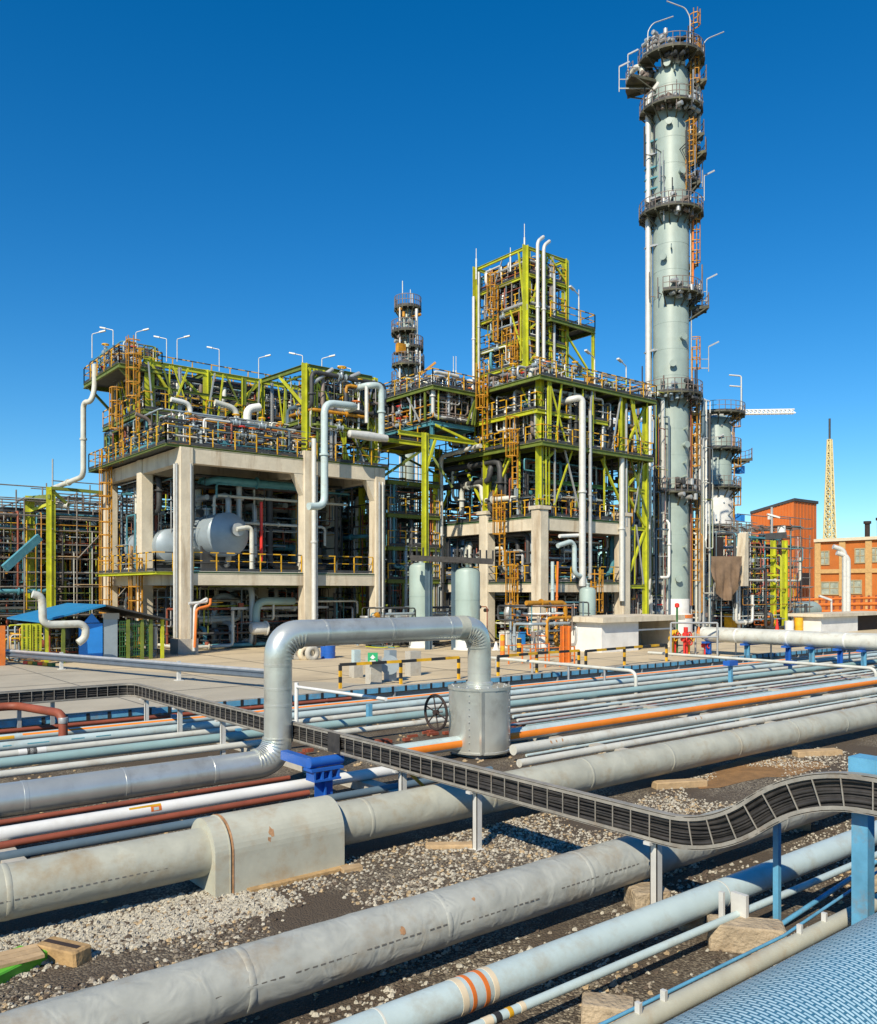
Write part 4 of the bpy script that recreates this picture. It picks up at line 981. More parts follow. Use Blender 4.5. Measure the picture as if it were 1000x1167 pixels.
# ================================================================ UNIT 2: central tower structure
t = thing('tower_unit', 'tall lime green steel tower unit on concrete columns in the centre', 'process unit', (42.1, 41.2, ZY))
US, VS = (42.1, 50.9), (41.2, 46.6, 52.3); K1, K2, K3, K4 = 4.62, 9.15, 14.3, 18.75
for u in US:
    for v in VS:
        b = MB(); c = .46; b.prism([(u-c,v-c+.1),(u-c+.1,v-c),(u+c-.1,v-c),(u+c,v-c+.1),(u+c,v+c-.1),(u+c-.1,v+c),(u-c+.1,v+c),(u-c,v+c-.1)], 'z', ZY, K2+.55); part('column', b, 'concrete', t)
        b = MB(); b.box(u-.55,u+.55,v-.55,v+.55,K2+.553,K2+.8); part('column_cap', b, 'concrete', t)
        post(t, u, v, K2+.8, K4 if v < 50 else K3+1, .42)
for zt_, dp in ((K1, .6), (K2, .85)):
    for v in VS: b = MB(); b.box(US[0]+.463, US[1]-.463, v-.3, v+.3, zt_-dp, zt_); part('concrete_beam', b, 'concrete', t)
    for u in US:
        for a, e in zip(VS, VS[1:]): b = MB(); b.box(u-.3, u+.3, a+.463, e-.463, zt_-dp, zt_); part('concrete_beam', b, 'concrete', t)
deck(t, 41.85, 51.2, 40.95, 52.6, K1+.15, 'vu', edge='deep_green', dp=.13, jo=40); deck(t, 41.85, 51.2, 40.95, 52.6, K2+.17, 'vu', edge='deep_green', dp=.14, jo=40)
deck(t, 41.5, 53.6, 40.4, 53, K3, 'vuU', edge='green_beam'); deck(t, 41.3, 54, 40.4, 50.5, K4, 'vU', edge='green_beam')
deck(t, 41.6, 49, 41, 50, 16.6, 'vu', edge='lime')
deck(t, 36.9, 41.2, 46.5, 57, K4-.2, 'vuV', edge='green_beam'); deck(t, 37.3, 41.2, 47, 56, K4-2.6, 'vu', edge='teal_steel')
for u_, v_ in ((37.4,47.2),(37.4,55.5),(41,55.5)): post(t, u_, v_, K4-5 if u_ < 40 else K3, K4-.3, .2, 'teal_steel')
brace(t, (37.5,47,K4-2.9), (41.9,46.6,K3+.3), 'lime'); brace(t, (37.6,55,K4-2.9), (41.9,52.3,K3-1), 'green_beam')
post(t, 53.7, 41.2, ZY, K4-.4, .4); post(t, 53.7, 50, ZY, K4-.4, .34); post(t, 50.9, 41.0, K3, K4, .3)
for z in (K1-.2, K2-.3, 11.8, K3-.2): bm(t, (51.4,41.2,z), (53.5,41.2,z), .2, .26, 'lime')
for p, q in (((42.1,46.4,K2+1),(42.1,43.9,K3-.4)),((42.1,46.8,K2+1),(42.1,49.4,K3-.4)),((42.1,52.1,K2+1),(42.1,49.6,K3-.4)),((50.9,41.15,K2+1.2),(48.5,41.15,K3-.5)),((51.1,41.15,K3+.4),(53.5,41.15,K4-.5)),((53.5,41.15,K3-.4),(51.2,41.15,11.8)),((51.2,41.15,11.6),(53.5,41.15,K2)),((42.3,41.15,K3-1.4),(43.6,41.15,K3-.35)),((53.5,41.15,K2-.4),(51.2,41.15,K1))): brace(t, p, q)
bm(t, (42.3,41.2,11.7),(50.7,41.2,11.7),.2,.26,'deep_green')
stair(t, (45.5,42,K3),(52.5,42,K4)); stair(t, (52.6,43.5,K2),(46,43.5,K3))
# upper slender tower
TU0, TU1, TV0, TV1, TT = 43.9, 48.0, 44.3, 49.8, 29.3
for u_, v_ in ((TU0,TV0),(TU1,TV0),(TU0,TV1),(TU1,TV1)): post(t, u_, v_, K4, TT, .42)
for z in (TT-.15,):
    for p, q in (((TU0,TV0),(TU1,TV0)),((TU0,TV1),(TU1,TV1)),((TU0,TV0),(TU0,TV1)),((TU1,TV0),(TU1,TV1))): bm(t, (*p,z),(*q,z),.16,.22,'lime')
for z in (20.9, 22.7, 25.0, 27.3): deck(t, TU0+.1, TU1-.1, TV0-.15, TV1+.1, z, 'vu', edge='lime', dp=.22)
deck(t, TU0+1.8, TU1+2.6, TV0-.7, TV0+2.6, 24.3, 'vU', edge='green_beam')
bm(t, (TU0,TV0-.2,24.2),(TU1+2.6,TV0-.7,24.2),.16,.22,'green_beam'); post(t, TU1+2.5, TV0-.6, 20.2, 24.1, .22)
for p, q in (((TU0+.2,TV0-.1,20.9),(TU0+2.2,TV0-.1,22.8)),((TU0+.2,TV0-.1,25.2),(TU0+2.4,TV0-.1,27.4)),((TU0+.2,TV0-.1,23.2),(TU0+1.6,TV0-.1,24.4)),((TU1,TV0-.1,27.5),(TU0+2.3,TV0-.1,29)),((TU1-.2,TV0-.1,24.2),(TU1-1.7,TV0-.1,25.8)),((TU1+2.4,TV0-.6,20.6),(TU1,TV0-.1,23.6))): brace(t, p, q, 'lime', .13)
for p, q in (((TU1+2.4,TV0-.6,20.6),(TU1-.3,TV0,22.4)),((TU1+2.4,TV0-.6,20.6),(TU1+.4,TV0-.1,20.4))): brace(t, p, q, 'green_beam', .12)
ladder(t, TU0-.3, TV0+3.0, 23, TT-2.2, (-1,0)); ladder(t, TU0-.3, TV0+.9, K4+.1, 22.6, (-1,0)); ladder(t, 41.0, 45.6, 15, K4+.9, (-1,0)); ladder(t, 41.1, 42.6, 11.2, K3+1.0, (-1,0)); ladder(t, 41.0, 43.8, ZY+5.5, K2+1.2, (-1,0)); ladder(t, 41.0, 42.5, ZY+.6, K1+1.4, (-1,0)); ladder(t, 46.4, 40.1, ZY, K1+.2, (0,-1))
rail(t, (41.3,44,K3+.02),(41.3,46,K3+.02))
lattice(5, (42.2,53.5,40.55,50,K3+.02,K4-.3), 16, 'vvu'); lattice(6, (42.2,53.5,40.9,50,K2+.9,K3-.3), 14, 'vvu'); lattice(7, (TU0,TU1,TV0-.1,TV1,21,25), 7, 'vu'); lattice(8, (TU0,TU1,TV0-.1,TV1,25,TT-.2), 7, 'vu'); lattice(9, (36.95,41.1,46.6,56.9,K4-2.6,K4-.2), 9, 'vuu'); lattice(10, (51,53.6,41.1,50,K1,K2), 6, 'vv')
clutter(21, (TU0+.2,TU1-.2,TV0+.1,TV1-.1,18.9,20.6), 20, 'at the foot of the upper lime green tower', nv=14, nseg=(3,7))
for i, (za, zb_) in enumerate(((21,22.5),(22.8,24.8),(25.1,27.1),(27.4,28.7))):
    clutter(22+i, (TU0+.1,TU1-.1,TV0-.05,TV1-.1,za+.1,zb_), 24, 'on %s level of the upper lime green tower' % ('the lowest','the second','the third','the topmost')[i], nv=22, nseg=(3,7), rmax=.14)
    drum('heat_exchanger', 'dull exchanger drum on %s level of the upper lime green tower' % ('the lowest','the second','the third','the topmost')[i], (45.9, 47.2, za+.85), .55, 3.6, 'y', ('drum_grey','silver','drum_grey','primer')[i], za-.1, 'heat exchanger')
clutter(31, (41.6,53.6,40.7,50.2,K4+.1,K4+1.2), 26, 'on the wide deck around the upper tower', nv=44, nseg=(3,6))
clutter(32, (41.8,50.8,41,52.5,K3+.3,K4-.6), 56, 'between the two wide decks of the central unit', nv=44, risers=16, trays=6)
clutter(33, (37.2,41.2,46.8,56.5,K4-2.4,K4+.8), 42, 'on the left overhanging platforms of the central unit', nv=30, trays=6)
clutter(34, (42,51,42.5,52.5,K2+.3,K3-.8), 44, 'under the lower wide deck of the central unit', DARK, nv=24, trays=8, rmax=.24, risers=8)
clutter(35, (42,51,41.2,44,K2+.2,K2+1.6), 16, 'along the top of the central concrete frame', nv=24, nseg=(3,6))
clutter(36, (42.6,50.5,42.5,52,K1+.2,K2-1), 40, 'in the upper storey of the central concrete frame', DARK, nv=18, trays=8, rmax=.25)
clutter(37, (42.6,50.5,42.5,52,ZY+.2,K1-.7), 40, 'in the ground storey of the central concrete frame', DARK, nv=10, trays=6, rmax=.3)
clutter(38, (51,53.6,41.4,50,K2,K4-.5), 26, 'in the open right bay of the central unit', nv=18, risers=6)
clutter(39, (51,53.6,41.6,50,ZY+.2,K2), 26, 'low in the right bay of the central unit', DARK, nv=10, rmax=.22, risers=5)
vessel('column_vessel', 'tall blue green vessel standing inside the central unit under the wide deck', 43.6, 46.6, K2+.05, K3-.6, .75, 'teal_pipe', skirt='dark_steel')
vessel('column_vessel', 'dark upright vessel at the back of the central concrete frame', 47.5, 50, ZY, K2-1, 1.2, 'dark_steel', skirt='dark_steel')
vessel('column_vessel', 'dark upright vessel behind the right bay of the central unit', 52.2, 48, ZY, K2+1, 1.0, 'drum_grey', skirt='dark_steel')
GY = 40.2
pipe1('drop_pipe', [(fpt(651,452,GY+.4)[0]-.2, 44, pz(455,58)), fpt(651,455,GY+.4), fpt(664,453,GY), fpt(664,668,GY)], .24, 'galv_light', 'fat silver downpipe on the front of the central unit')
pipe1('drop_pipe', [fpt(673,468,GY+.2), fpt(673,660,GY+.2)], .13, 'galv', 'slim grey downpipe right beside the fat silver one')
pipe1('drop_pipe', [fpt(709,520,GY+.5), fpt(709,685,GY+.5)], .2, 'galv_light', 'silver downpipe in front of the right concrete column')
pipe1('drop_pipe', [fpt(714,460,GY+.6), fpt(714,600,GY+.6)], .1, 'galv', 'thin pole like pipe in the open right bay')
pipe1('drop_pipe', [fpt(636,622,GY), fpt(651,617,GY), fpt(655,622,GY), fpt(655,655,GY), fpt(666,657,GY), fpt(668,668,GY)], .17, 'pale_blue', 'pale S shaped pipe feeding the slim sage vessel')
pipe1('drop_pipe', [fpt(638,611,GY+.3), fpt(662,610,GY+.3)], .13, 'white_pipe', 'short white level pipe beside the fat silver downpipe')
pipe1('drop_pipe', [fpt(630,640,GY-.1), fpt(630,702,GY-.1), fpt(624,702,GY-.1)], .12, 'pale_blue', 'pale vertical pipe beside the near concrete column')
pipe1('drop_pipe', [fpt(636,640,GY-.1), fpt(634,720,GY-.1)], .08, 'orange', 'thin orange pipe by the near column of the central unit')
vc_, Yc_ = pu(503, 41.0)
pipe1('drop_pipe', [lpt(503,700,41.0), lpt(503,520,41.0), lpt(548,508,41.0)], .17, 'galv_light', 'long grey pipe bending over at the left front of the central unit')
for px, top in ((613,275),(620,280)):
    p_ = fpt(px, 425, TV0-.5); q_ = fpt(px, top, TV0-.5); pipe1('vent_pipe', [p_, q_, (q_[0]+.8, q_[1]+.2, q_[2]+.6)], .13, 'galv_light', 'twin silver vent pipe with a bent tip on the upper tower', 10); C.objects[-1]['group'] = 'twin vent pipes on the upper tower'
pipe1('vent_pipe', [fpt(632,420,TV0-.3), fpt(632,312,TV0-.3)], .11, 'galv', 'straight grey riser right of the twin vent pipes')
pipe1('vent_pipe', [lpt(540,435,43.5), lpt(540,338,43.5)], .12, 'galv_light', 'pale riser left of the upper tower')
pipe1('vent_pipe', [lpt(546,435,43.6), lpt(546,310,43.6)], .10, 'galv', 'grey riser beside the left tower post')
for px, py, v, H in ((543,283,49.5,1.6),(598,255,44.4,2.0),(582,282,46,1),(517,406,52,2.2),(520,406,51,2.2),(660,330,44.2,2),(678,408,41,2),(640,420,41,1.5),(655,426,41,1.4)):
    u, Y = pv(px, v); z1 = pz(py, Y); b = MB(); b.tube([(u,v,z1-H-.8),(u,v,z1-H*.5)], .07, 6); b.tube([(u,v,z1-H*.5),(u,v,z1)], .03, 6); solo('whip_mast', b, 'galv_light', 'thin pale mast rising from the decks of the central unit', 'mast', 'thin masts on the central unit')
for px, py, v, zz in ((660,345,43.6,24.3),(714,424,41,K4),(678,410,41,K4)):
    u, Y = pv(px, v); lamp((u, v, zz), .2, 'flood lamp with a bent arm over the decks of the central unit', .9)

# slim sage vessel, two vessels beyond the loop, small column between the units
c = pg(670, 736); vessel('slim_vessel', 'slim sage green vessel on a white skirt in front of the central unit', c.x, c.y, ZY, pz(669, 58), .55, 'vessel_paint')
c = pd(533, 745, 54); vessel('drum_tower', 'pale sage vessel standing upright behind the right elbow of the loop', c.x, c.y, ZY, pz(646, 54), .80, 'vessel_paint')
c = pd(480, 745, 56); vessel('drum_tower', 'shaded sage vessel left of the pale upright one', c.x, c.y, ZY, pz(641, 56), .78, 'vessel_paint')

# pipe rack between unit 1 and unit 2
t = thing('pipe_rack', 'lime green pipe rack between the two process units', 'pipe rack', (36.5, 47, ZY))
for u_, v_ in ((36.0,46.2),(40.4,50.5),(36,54),(40.4,58),(36,62),(40.4,64)): post(t, u_, v_, ZY, 15 if v_ < 50 else 13, .32)
for z in (5.0, 7.4, 9.8, 12.2): deck(t, 35.8, 40.6, 50.3, 64, z, 'v', edge='green_beam')
bm(t, (33.8,46.3,14.8),(40.6,46.3,14.8),.22,.3,'lime'); brace(t,(36,46.3,8),(37.5,48,5)); brace(t,(36,46.2,12.2),(36.9,46.2,14.6))
clutter(41, (35,41,50.4,63,ZY+.3,12), 64, 'in the rack between the two process units', BRIGHT, nv=40, trays=10, risers=10)
# dark overhead cable bridge in front
t = thing('cable_bridge', 'dark overhead cable bridge above the two sage vessels', 'cable bridge', (39, 46, ZY))
a = pd(468, 636, 53.5); e = pd(562, 640, 53.5)
b = MB(); b.box(a.x, e.x, a.y-3.2, a.y-2.5, a.z-.1, a.z+.35); 
b = MB(); b.beam(a, e, .7, .34); part('trough', b, 'cable', t)
b = MB()
d = (e-a).normalized()
for i in range(14): q = a+d*((e-a).length*i/13); b.cbox(q+V((0,0,.35)), .08, .08, .7)
part('uprights', b, 'dark_steel', t)
for f in (.28, .60): q = a.lerp(e, f); b = MB(); b.ibeam((q.x, q.y+.5, ZY), (q.x, q.y+.5, q.z-.2), .3, .3); part('leg', b, 'navy_pipe', t)

# rack, piping and vessels added behind the units to darken their openings
t = thing('pipe_rack', 'deep pipe rack added to darken the openings of both process units', 'pipe rack', (40, 70, ZY))
for u_ in range(16, 72, 8):
    for v_ in (68, 76): post(t, u_, v_, ZY, 10.2, .35, 'dark_steel')
for z in (4.2, 7.2, 10.2): deck(t, 14, 72, 67.6, 76.4, z, '', edge='dark_steel', jo=4)
clutter(51, (14,72,68,76,ZY+.3,4), 44, 'low in the deep rack added to darken the units', DARK, nv=10, trays=14, rmax=.4)
clutter(52, (14,72,68,76,4.4,10), 60, 'high in the deep rack added to darken the units', DARK, nv=20, trays=22, rmax=.4)
for i in range(7): vessel('column_vessel', 'dark vessel added in the deep rack to darken the units', 17+i*8, 70, ZY, 6.5+(i*37 % 40)/10, 1.7, 'drum_grey', 'vessel', 'dark vessels added in the deep rack', 'dark_steel')
# ================================================================ towers
AC = math.atan2(-CX, -CY)    # world angle that faces the camera
def va(th): return AC+R(th)  # 0 = towards the camera, +90 = photo right
def ringdeck(t, c, z, r0, r1, a0, a1, rails=True, m='platform_steel', name='platform', rm=('rail_brown','dark_steel')):
    b = MB(); n = max(4, int(abs(a1-a0)/12)); k = len(b.v)
    for i in range(n+1):
        a = va(a0+(a1-a0)*i/n)
        for rr_, zz in ((r0,z-.12),(r1,z-.12),(r1,z),(r0,z)): b.v.append((c.x+CO(a)*rr_, c.y+S(a)*rr_, zz))
    for i in range(n):
        for j in range(4): b.face((k+4*i+j, k+4*i+(j+1)%4, k+4*i+4+(j+1)%4, k+4*i+4+j))
    b.face((k,k+1,k+2,k+3)); b.face((k+4*n+3,k+4*n+2,k+4*n+1,k+4*n))
    for i in range(0, n+1, 2):
        a = va(a0+(a1-a0)*i/n); d = V((CO(a), S(a), 0)); b.beam(c+d*r0+V((0,0,z-1.1)), c+d*(r1-.1)+V((0,0,z-.15)), .1); b.beam(c+d*r0+V((0,0,z-.2)), c+d*r1+V((0,0,z-.2)), .12, .16)
    part(name, b, m, t)
    if rails:
        b = MB(); pts = [c+V((CO(va(a0+(a1-a0)*i/n))*(r1-.05), S(va(a0+(a1-a0)*i/n))*(r1-.05), z)) for i in range(n+1)]
        b.mi = 0
        for p in pts[::1]: b.beam(p, p+V((0,0,1.1)), .05)
        for p, q in zip(pts, pts[1:]):
            b.mi = 0
            for h in (1.1, .6): b.beam(p+V((0,0,h)), q+V((0,0,h)), .045)
            b.mi = 1; b.beam(p+V((0,0,.1)), q+V((0,0,.1)), .02, .16)
        part('handrail', b, list(rm), t)
def column_body(t, c, z0, z1, r, m, band=2.3):
    b = MB(); b.lathe((c.x, c.y, 0), [(r, z0), (r, z1-r*.5), (r*.9, z1-r*.25), (r*.6, z1-.08), (.01, z1)], 48); z = z0+1
    while z < z1-1.4: b.lathe((c.x, c.y, 0), [(r*.99, z), (r*1.006, z+.004), (r*1.006, z+.05), (r*.99, z+.054)], 48); z += band
    part('shell', b, m, t)
def at_(c, th, rr_, z): a = va(th); return V((c.x+CO(a)*rr_, c.y+S(a)*rr_, z))
YT = 75; c = pd(765, 700, YT); c.z = 0; RT = 19.8/970*YT; zt = pz(77, YT)
def zy(py): return pz(py, YT)
t = MT = thing('distillation_tower', 'very tall sage green distillation tower ringed by platforms', 'tower', (c.x, c.y, ZY))
zsk = pz(683, YT); column_body(t, c, zsk, zt, RT, 'tower_paint')
b = MB(); b.lathe((c.x,c.y,0), [(RT*1.2,ZY),(RT*1.2,ZY+1.6),(RT*1.02,ZY+1.7),(RT*1.02,zsk),(RT,zsk+.05)], 32); part('skirt', b, 'tarp_white', t)
for th, py in ((-20,150),(15,205),(-35,300),(20,390),(-10,420),(30,510),(-30,580),(5,660),(-25,85)):   # nozzles and manways
    z_ = zy(py); b = MB(); b.tube([at_(c,th,RT*.95,z_), at_(c,th,RT+.35,z_)], .2, 12); b.tube([at_(c,th,RT+.35,z_), at_(c,th,RT+.43,z_)], .3, 12); part('nozzle', b, 'tower_paint', t)
b = MB(); b.lathe((c.x,c.y,0), [(RT*1.22,pz(702,YT)-.15),(RT*1.22,pz(702,YT)+.15)], 32); part('orange_band', b, 'orange', t)
for (py, a0, a1, ro) in ((73,-180,180,1.35),(130,-100,150,1.2),(247,-140,150,1.25),(340,-30,130,1.1),(453,-95,140,1.2),(563,-70,120,1.0)): ringdeck(t, c, zy(py), RT+.03, RT+ro, a0, a1)
for (py, a0, a1, ro) in ((94,-120,-70,2.4),(96,70,120,1.5),(155,75,125,1.3),(180,60,110,1.5),(352,70,120,1.7),(210,70,115,1.0),(300,90,130,.9)): ringdeck(t, c, zy(py), RT+.03, RT+ro, a0, a1)
for px, py in ((752,545),(775,545),(752,492),(775,492),(752,530),(774,530),(753,600),(774,602),(754,622),(774,624),(754,642),(774,645),(763,92),(760,290),(752,440)):
    th = math.degrees(math.asin(max(-1, min(1, (px-765)/20.2)))); b = MB(); p = at_(c, th, RT*.98, zy(py)); q = at_(c, th, RT+.42, zy(py)+.05)
    b.beam(p, q, .12, .16); b.beam(q-V((0,0,.18)), q+V((0,0,.18)), .08); part('lug', b, 'tower_paint', t)
# ladders up the right front
def tladder(t, c, th, r, z0, z1, m='amber'): p = at_(c, th, r+.25, 0); a = va(th); ladder(t, p.x, p.y, z0, z1, (CO(a), S(a)), m)
for th, ya, yb in ((38,225,158),(72,330,252),(78,450,398),(80,560,470),(82,690,575),(60,128,62)): tladder(t, c, th, RT, zy(ya), zy(yb))
for th, ya, yb in ((66,330,250),(84,330,250)): b = MB(); b.tube([at_(c,th,RT+.35,zy(ya)), at_(c,th,RT+.35,zy(yb))], .09, 6); part('conduit', b, 'orange', t)
for th, ya, yb, m_ in ((48,245,150,'primer'),(58,330,60,'galv'),(62,690,452,'primer'),(74,700,340,'galv'),(92,690,452,'galv')): b = MB(); b.tube([at_(c,th,RT+.2,zy(ya)), at_(c,th,RT+.2,zy(yb))], .06, 6); part('conduit', b, m_, t)
b = MB(); b.tube([at_(c,70,RT+.35,zy(60)), at_(c,70,RT+.35,zy(92)), at_(c,85,RT+.9,zy(100)), at_(c,85,RT+.9,zy(165))], .14, 8); part('vent_line', b, 'white_pipe', t)
b = MB(); b.tube([at_(c,-88,RT+.5,zy(700)), at_(c,-88,RT+.5,zy(112)), at_(c,-60,RT*.9,zy(100))], .25, 10); solo('overhead_line', b, 'galv_light', 'fat silver pipe climbing the left side of the tall tower', 'pipe')
b = MB(); b.tube([at_(c,-100,RT+.05,zy(700)), at_(c,-100,RT+.35,zy(700)+.5), at_(c,-100,RT+.2,zy(125)), at_(c,-100,RT*.9,zy(110))], .2, 8); solo('overhead_line', b, 'light_grey_pipe', 'second thinner pipe tight against the left side of the tall tower', 'pipe')
for py in (163,178,193,205,217,228,112,125,238,282,401,480,520,555,590,640):
    b = MB(); p = at_(c, -88, RT+.5, zy(py)); q = at_(c, -88, RT-.3, zy(py)+.3); s_ = at_(c, -60, RT-.1, zy(py)); b.beam(p+(p-q)*.4, q, .34, .10); b.beam(p, s_, .14, .12); part('pipe_bracket', b, 'teal_steel' if py < 240 and py % 2 else 'galv', t)
rr = random.Random(55)
for i in range(40):   # stand pipes and whip poles along the platform edges
    py = rr.choice((73,130,247,340,453,563,180,210)); th = rr.uniform(-100,125); h = rr.uniform(1.0,2.8); p = at_(c, th, RT+rr.uniform(.5,1.2), zy(py)); b = MB(); b.beam(p-V((0,0,rr.uniform(.2,1.2))), p+V((0,0,h)), rr.uniform(.05,.11)); b.beam(p, at_(c, th, RT-.05, zy(py)), .06); part('stand_pipe', b, rr.choice(('dark_steel','rail_brown','galv','dark_steel')), t)
# top gear
cl_ = at_(c, -100, RT+1.5, zy(88)); b = MB(); b.torus(cl_+V((0,0,.4)), .75, .26, 'x', 18, 8); part('vent_loop', b, 'light_grey_pipe', t)
b = MB()
for th, h in ((-40,.9),(-15,1.2),(10,1.0),(30,.9)): p = at_(c, th, RT*.85, zt-.2); b.lathe(p, [(.3,-.3),(.3,h-.3),(.42,h-.28),(.42,h-.15),(.01,h-.1)], 10)
part('top_nozzles', b, 'tarp_white', t)
ladder(t, *at_(c, 40, RT+.6, 0).xy, zy(73), zy(38), (CO(va(40)), S(va(40))))
for th, h, wd in ((-60,2.7,2.2),(20,3.2,-2.0),(75,1.8,1.8)):
    p = at_(c, th, RT+1.2, zy(73)); s_ = V((CX,-CY,0)); b = MB(); b.tube([p, p+V((0,0,h*.75)), p+V((0,0,h))+s_*wd*.2, p+s_*wd+V((0,0,h+.6))], .05, 6, fil=.3); part('davit', b, 'galv', t)
for px, py in ((716,62),(706,76),(803,200),(806,318),(808,395)):
    u, Y = 0, YT; p = pd(px, py, YT); b = MB(); b.tube([p-V((0,0,2.2)), p], .045, 6); b.beam(p, p+V((CX,-CY,.5))*.9, .12); q = p-V((0,0,1.9)); b.beam(q, c+V((0,0,q.z)), .08); b.beam(q+V((0,0,.8)), c+V((0,0,q.z+.8)), .06); part('lamp_pole', b, 'galv', t)
for py, th in ((62,-30),(62,-75),(130,-40),(130,20),(247,-60),(247,40),(340,10),(453,-20),(453,40),(563,0),(563,60),(130,60),(62,60),(180,80),(352,95),(73,0),(73,30),(130,90),(247,90),(247,-20),(340,70),(453,75),(563,30),(94,-95),(155,95),(210,90)):
    rr = random.Random(py*3+th); b = MB()
    for i in range(11): q = at_(c, th+rr.uniform(-26,26), RT+rr.uniform(.15,1.0), zy(py)+rr.uniform(-.5,1.0)); b.lathe(q, [(.01,-.3),(.2,-.25),(.2,.25),(.01,.3)], 7, rr.choice('xyz')); b.beam(q, at_(c, th, RT-.05, zy(py)+.4), .12)
    part('nozzle_cluster', b, rr.choice(['galv','dark_steel','dark_steel','drum_grey','rail_brown']), t)
clutter(61, (c.x-RT-2.2,c.x-RT-.4,c.y-1.2,c.y+2.8,ZY,zy(455)), 14, 'beside the lower left of the tall tower', BRIGHT, nv=8, risers=4, nseg=(5,9), vert=.6)
clutter(62, (c.x+RT+.2,c.x+RT+1.8,c.y-2.0,c.y+1,ZY,zy(455)), 16, 'beside the lower right of the tall tower', BRIGHT, nv=10, risers=4, nseg=(5,9), vert=.6)

Y2 = 92; c2 = pd(816.5, 700, Y2); c2.z = 0; R2 = 17/970*Y2; z2 = pz(474, Y2)
t = thing('second_tower', 'shorter grey green tower with a white wrapped lower part at the right', 'tower', (c2.x, c2.y, ZY))
column_body(t, c2, ZY, z2, R2, 'tower_paint')
b = MB(); b.lathe((c2.x,c2.y,0), [(R2*1.05,pz(598,Y2)),(R2*1.08,pz(585,Y2)),(R2*1.04,pz(570,Y2)),(R2*1.07,pz(558,Y2)),(R2*1.0,pz(557,Y2))], 28); part('white_wrap', b, 'tarp_white', t)
for py, a0, a1, ro in ((474,-180,180,1.4),(514,-80,130,1.0),(557,-60,120,1.0),(524,70,130,2.1)): ringdeck(t, c2, pz(py,Y2), R2+.03, R2+ro, a0, a1)
for th, ya, yb in ((55,512,476),(70,556,515),(60,600,558)): tladder(t, c2, th, R2, pz(ya,Y2), pz(yb,Y2))
for th, h in ((60,4),(75,3)): p = at_(c2, th, R2+1, z2); b = MB(); b.tube([p, p+V((0,0,h)), p+V((0,0,h+.1))-V((CX,-CY,0))*1.3], .08, 6); part('lamp_pole', b, 'galv_light', t)
for i in range(22):
    rr = random.Random(900+i); py = rr.uniform(478,590); th = rr.uniform(-70,80); q = at_(c2, th, R2+.15, pz(py,Y2)); b = MB(); b.beam(q, q+V((rr.uniform(-.6,.6),rr.uniform(-.6,.2),rr.uniform(-.5,.5))), .16, .14); part('bracket', b, rr.choice(['dark_steel','galv','drum_grey']), t)
b = MB()
for py in (535,590): p = at_(c2, 95, R2+1.0, pz(py,Y2)); b = MB(); b.cbox(p, .8, .8, .8); b.beam(p-V((0,0,.3)), c2+V((0,0,p.z-.3)), .2); part('tool_box', b, 'door_blue', t)

Y3 = 84; c3 = pd(465, 700, Y3); c3.z = 0; R3 = 7.6/970*Y3
t = thing('slender_tower', 'slender grey tower with small platforms rising between the two units', 'tower', (c3.x, c3.y, ZY))
column_body(t, c3, ZY, pz(348,Y3), R3, 'tower_paint', 1.8)
for py, a0, a1, ro in ((352,-120,100,.7),(380,-130,30,1.0),(398,10,130,.9),(418,-70,130,1.0),(438,-120,-40,1.0),(438,40,120,1.2)): ringdeck(t, c3, pz(py,Y3), R3+.03, R3+ro, a0, a1)
for dx, w_, ya, yb in ((-9,.09,350,640),(10,.16,352,640),(14,.08,400,640)): b = MB(); p = pd(465+dx, ya, Y3-1); q = pd(465+dx, yb, Y3-1); b.tube([p, q], w_, 8); part('side_pipe', b, 'galv_light', t)
for px, py in ((459,320),(468,330),(470,334)): b = MB(); p = pd(px, py, Y3); b.tube([p, p-V((0,0,2.6))], .05, 6); part('lightning_rod', b, 'galv_light', t)
for i in range(46):
    rr = random.Random(700+i); q = at_(c3, rr.uniform(-100,100), R3+rr.uniform(.02,.9), pz(rr.uniform(345,470),Y3)); b = MB(); b.lathe(q, [(.01,-.3),(.16,-.25),(.16,.25),(.01,.3)], 6, rr.choice('xyz')); b.beam(q, at_(c3, rr.uniform(-60,60), R3-.05, q.z), .1); part('fitting', b, rr.choice(['dark_steel','dark_steel','rail_brown','drum_grey','galv','amber']), t)
b = MB(); p = pd(478,428,Y3-1); b.beam(p, p+V((CX,-CY,.8))*1.6, .2); b.cbox(pd(457,397,Y3-1), .9,.5,.9); part('davit', b, 'amber', t)

# ================================================================ crane, mast, buildings at the back right
def truss(b, p, q, w, n, r=.09):
    p = V(p); q = V(q); d = (q-p).normalized(); s = d.cross(V((0,0,1)))
    if s.length < .1: s = V((1,0,0))
    s.normalize(); u = s.cross(d)
    cs = [s*w/2+u*0, s*-w/2+u*0, u*w*.8] if abs(d.z) < .5 else [s*w/2+u*w/2, s*-w/2+u*w/2, s*-w/2-u*w/2, s*w/2-u*w/2]
    for o in cs: b.beam(p+o, q+o, r*1.3)
    m_ = len(cs)
    for i in range(n):
        a = p.lerp(q, i/n); e = p.lerp(q, (i+1)/n)
        for k in range(m_): b.beam(a+cs[k], e+cs[(k+1) % m_], r); b.beam(a+cs[k], a+cs[(k+1) % m_], r)
YC = 240
t = thing('tower_crane', 'white tower crane jib reaching out to the right behind the towers', 'crane', pd(778, 690, YC))
b = MB(); a = pd(778, 690, YC); a.z = ZY; e = pd(778, 474, YC); truss(b, a, e, 2.2, 26, .22); part('mast', b, 'mast_cream', t)
b = MB(); truss(b, pd(782,473,YC), pd(906,471,YC), 1.5, 26, .2); part('jib', b, 'tarp_white', t)
b = MB(); truss(b, pd(774,476,YC), pd(692,480,YC), 1.4, 14, .18); part('counter_jib', b, 'tarp_white', t)
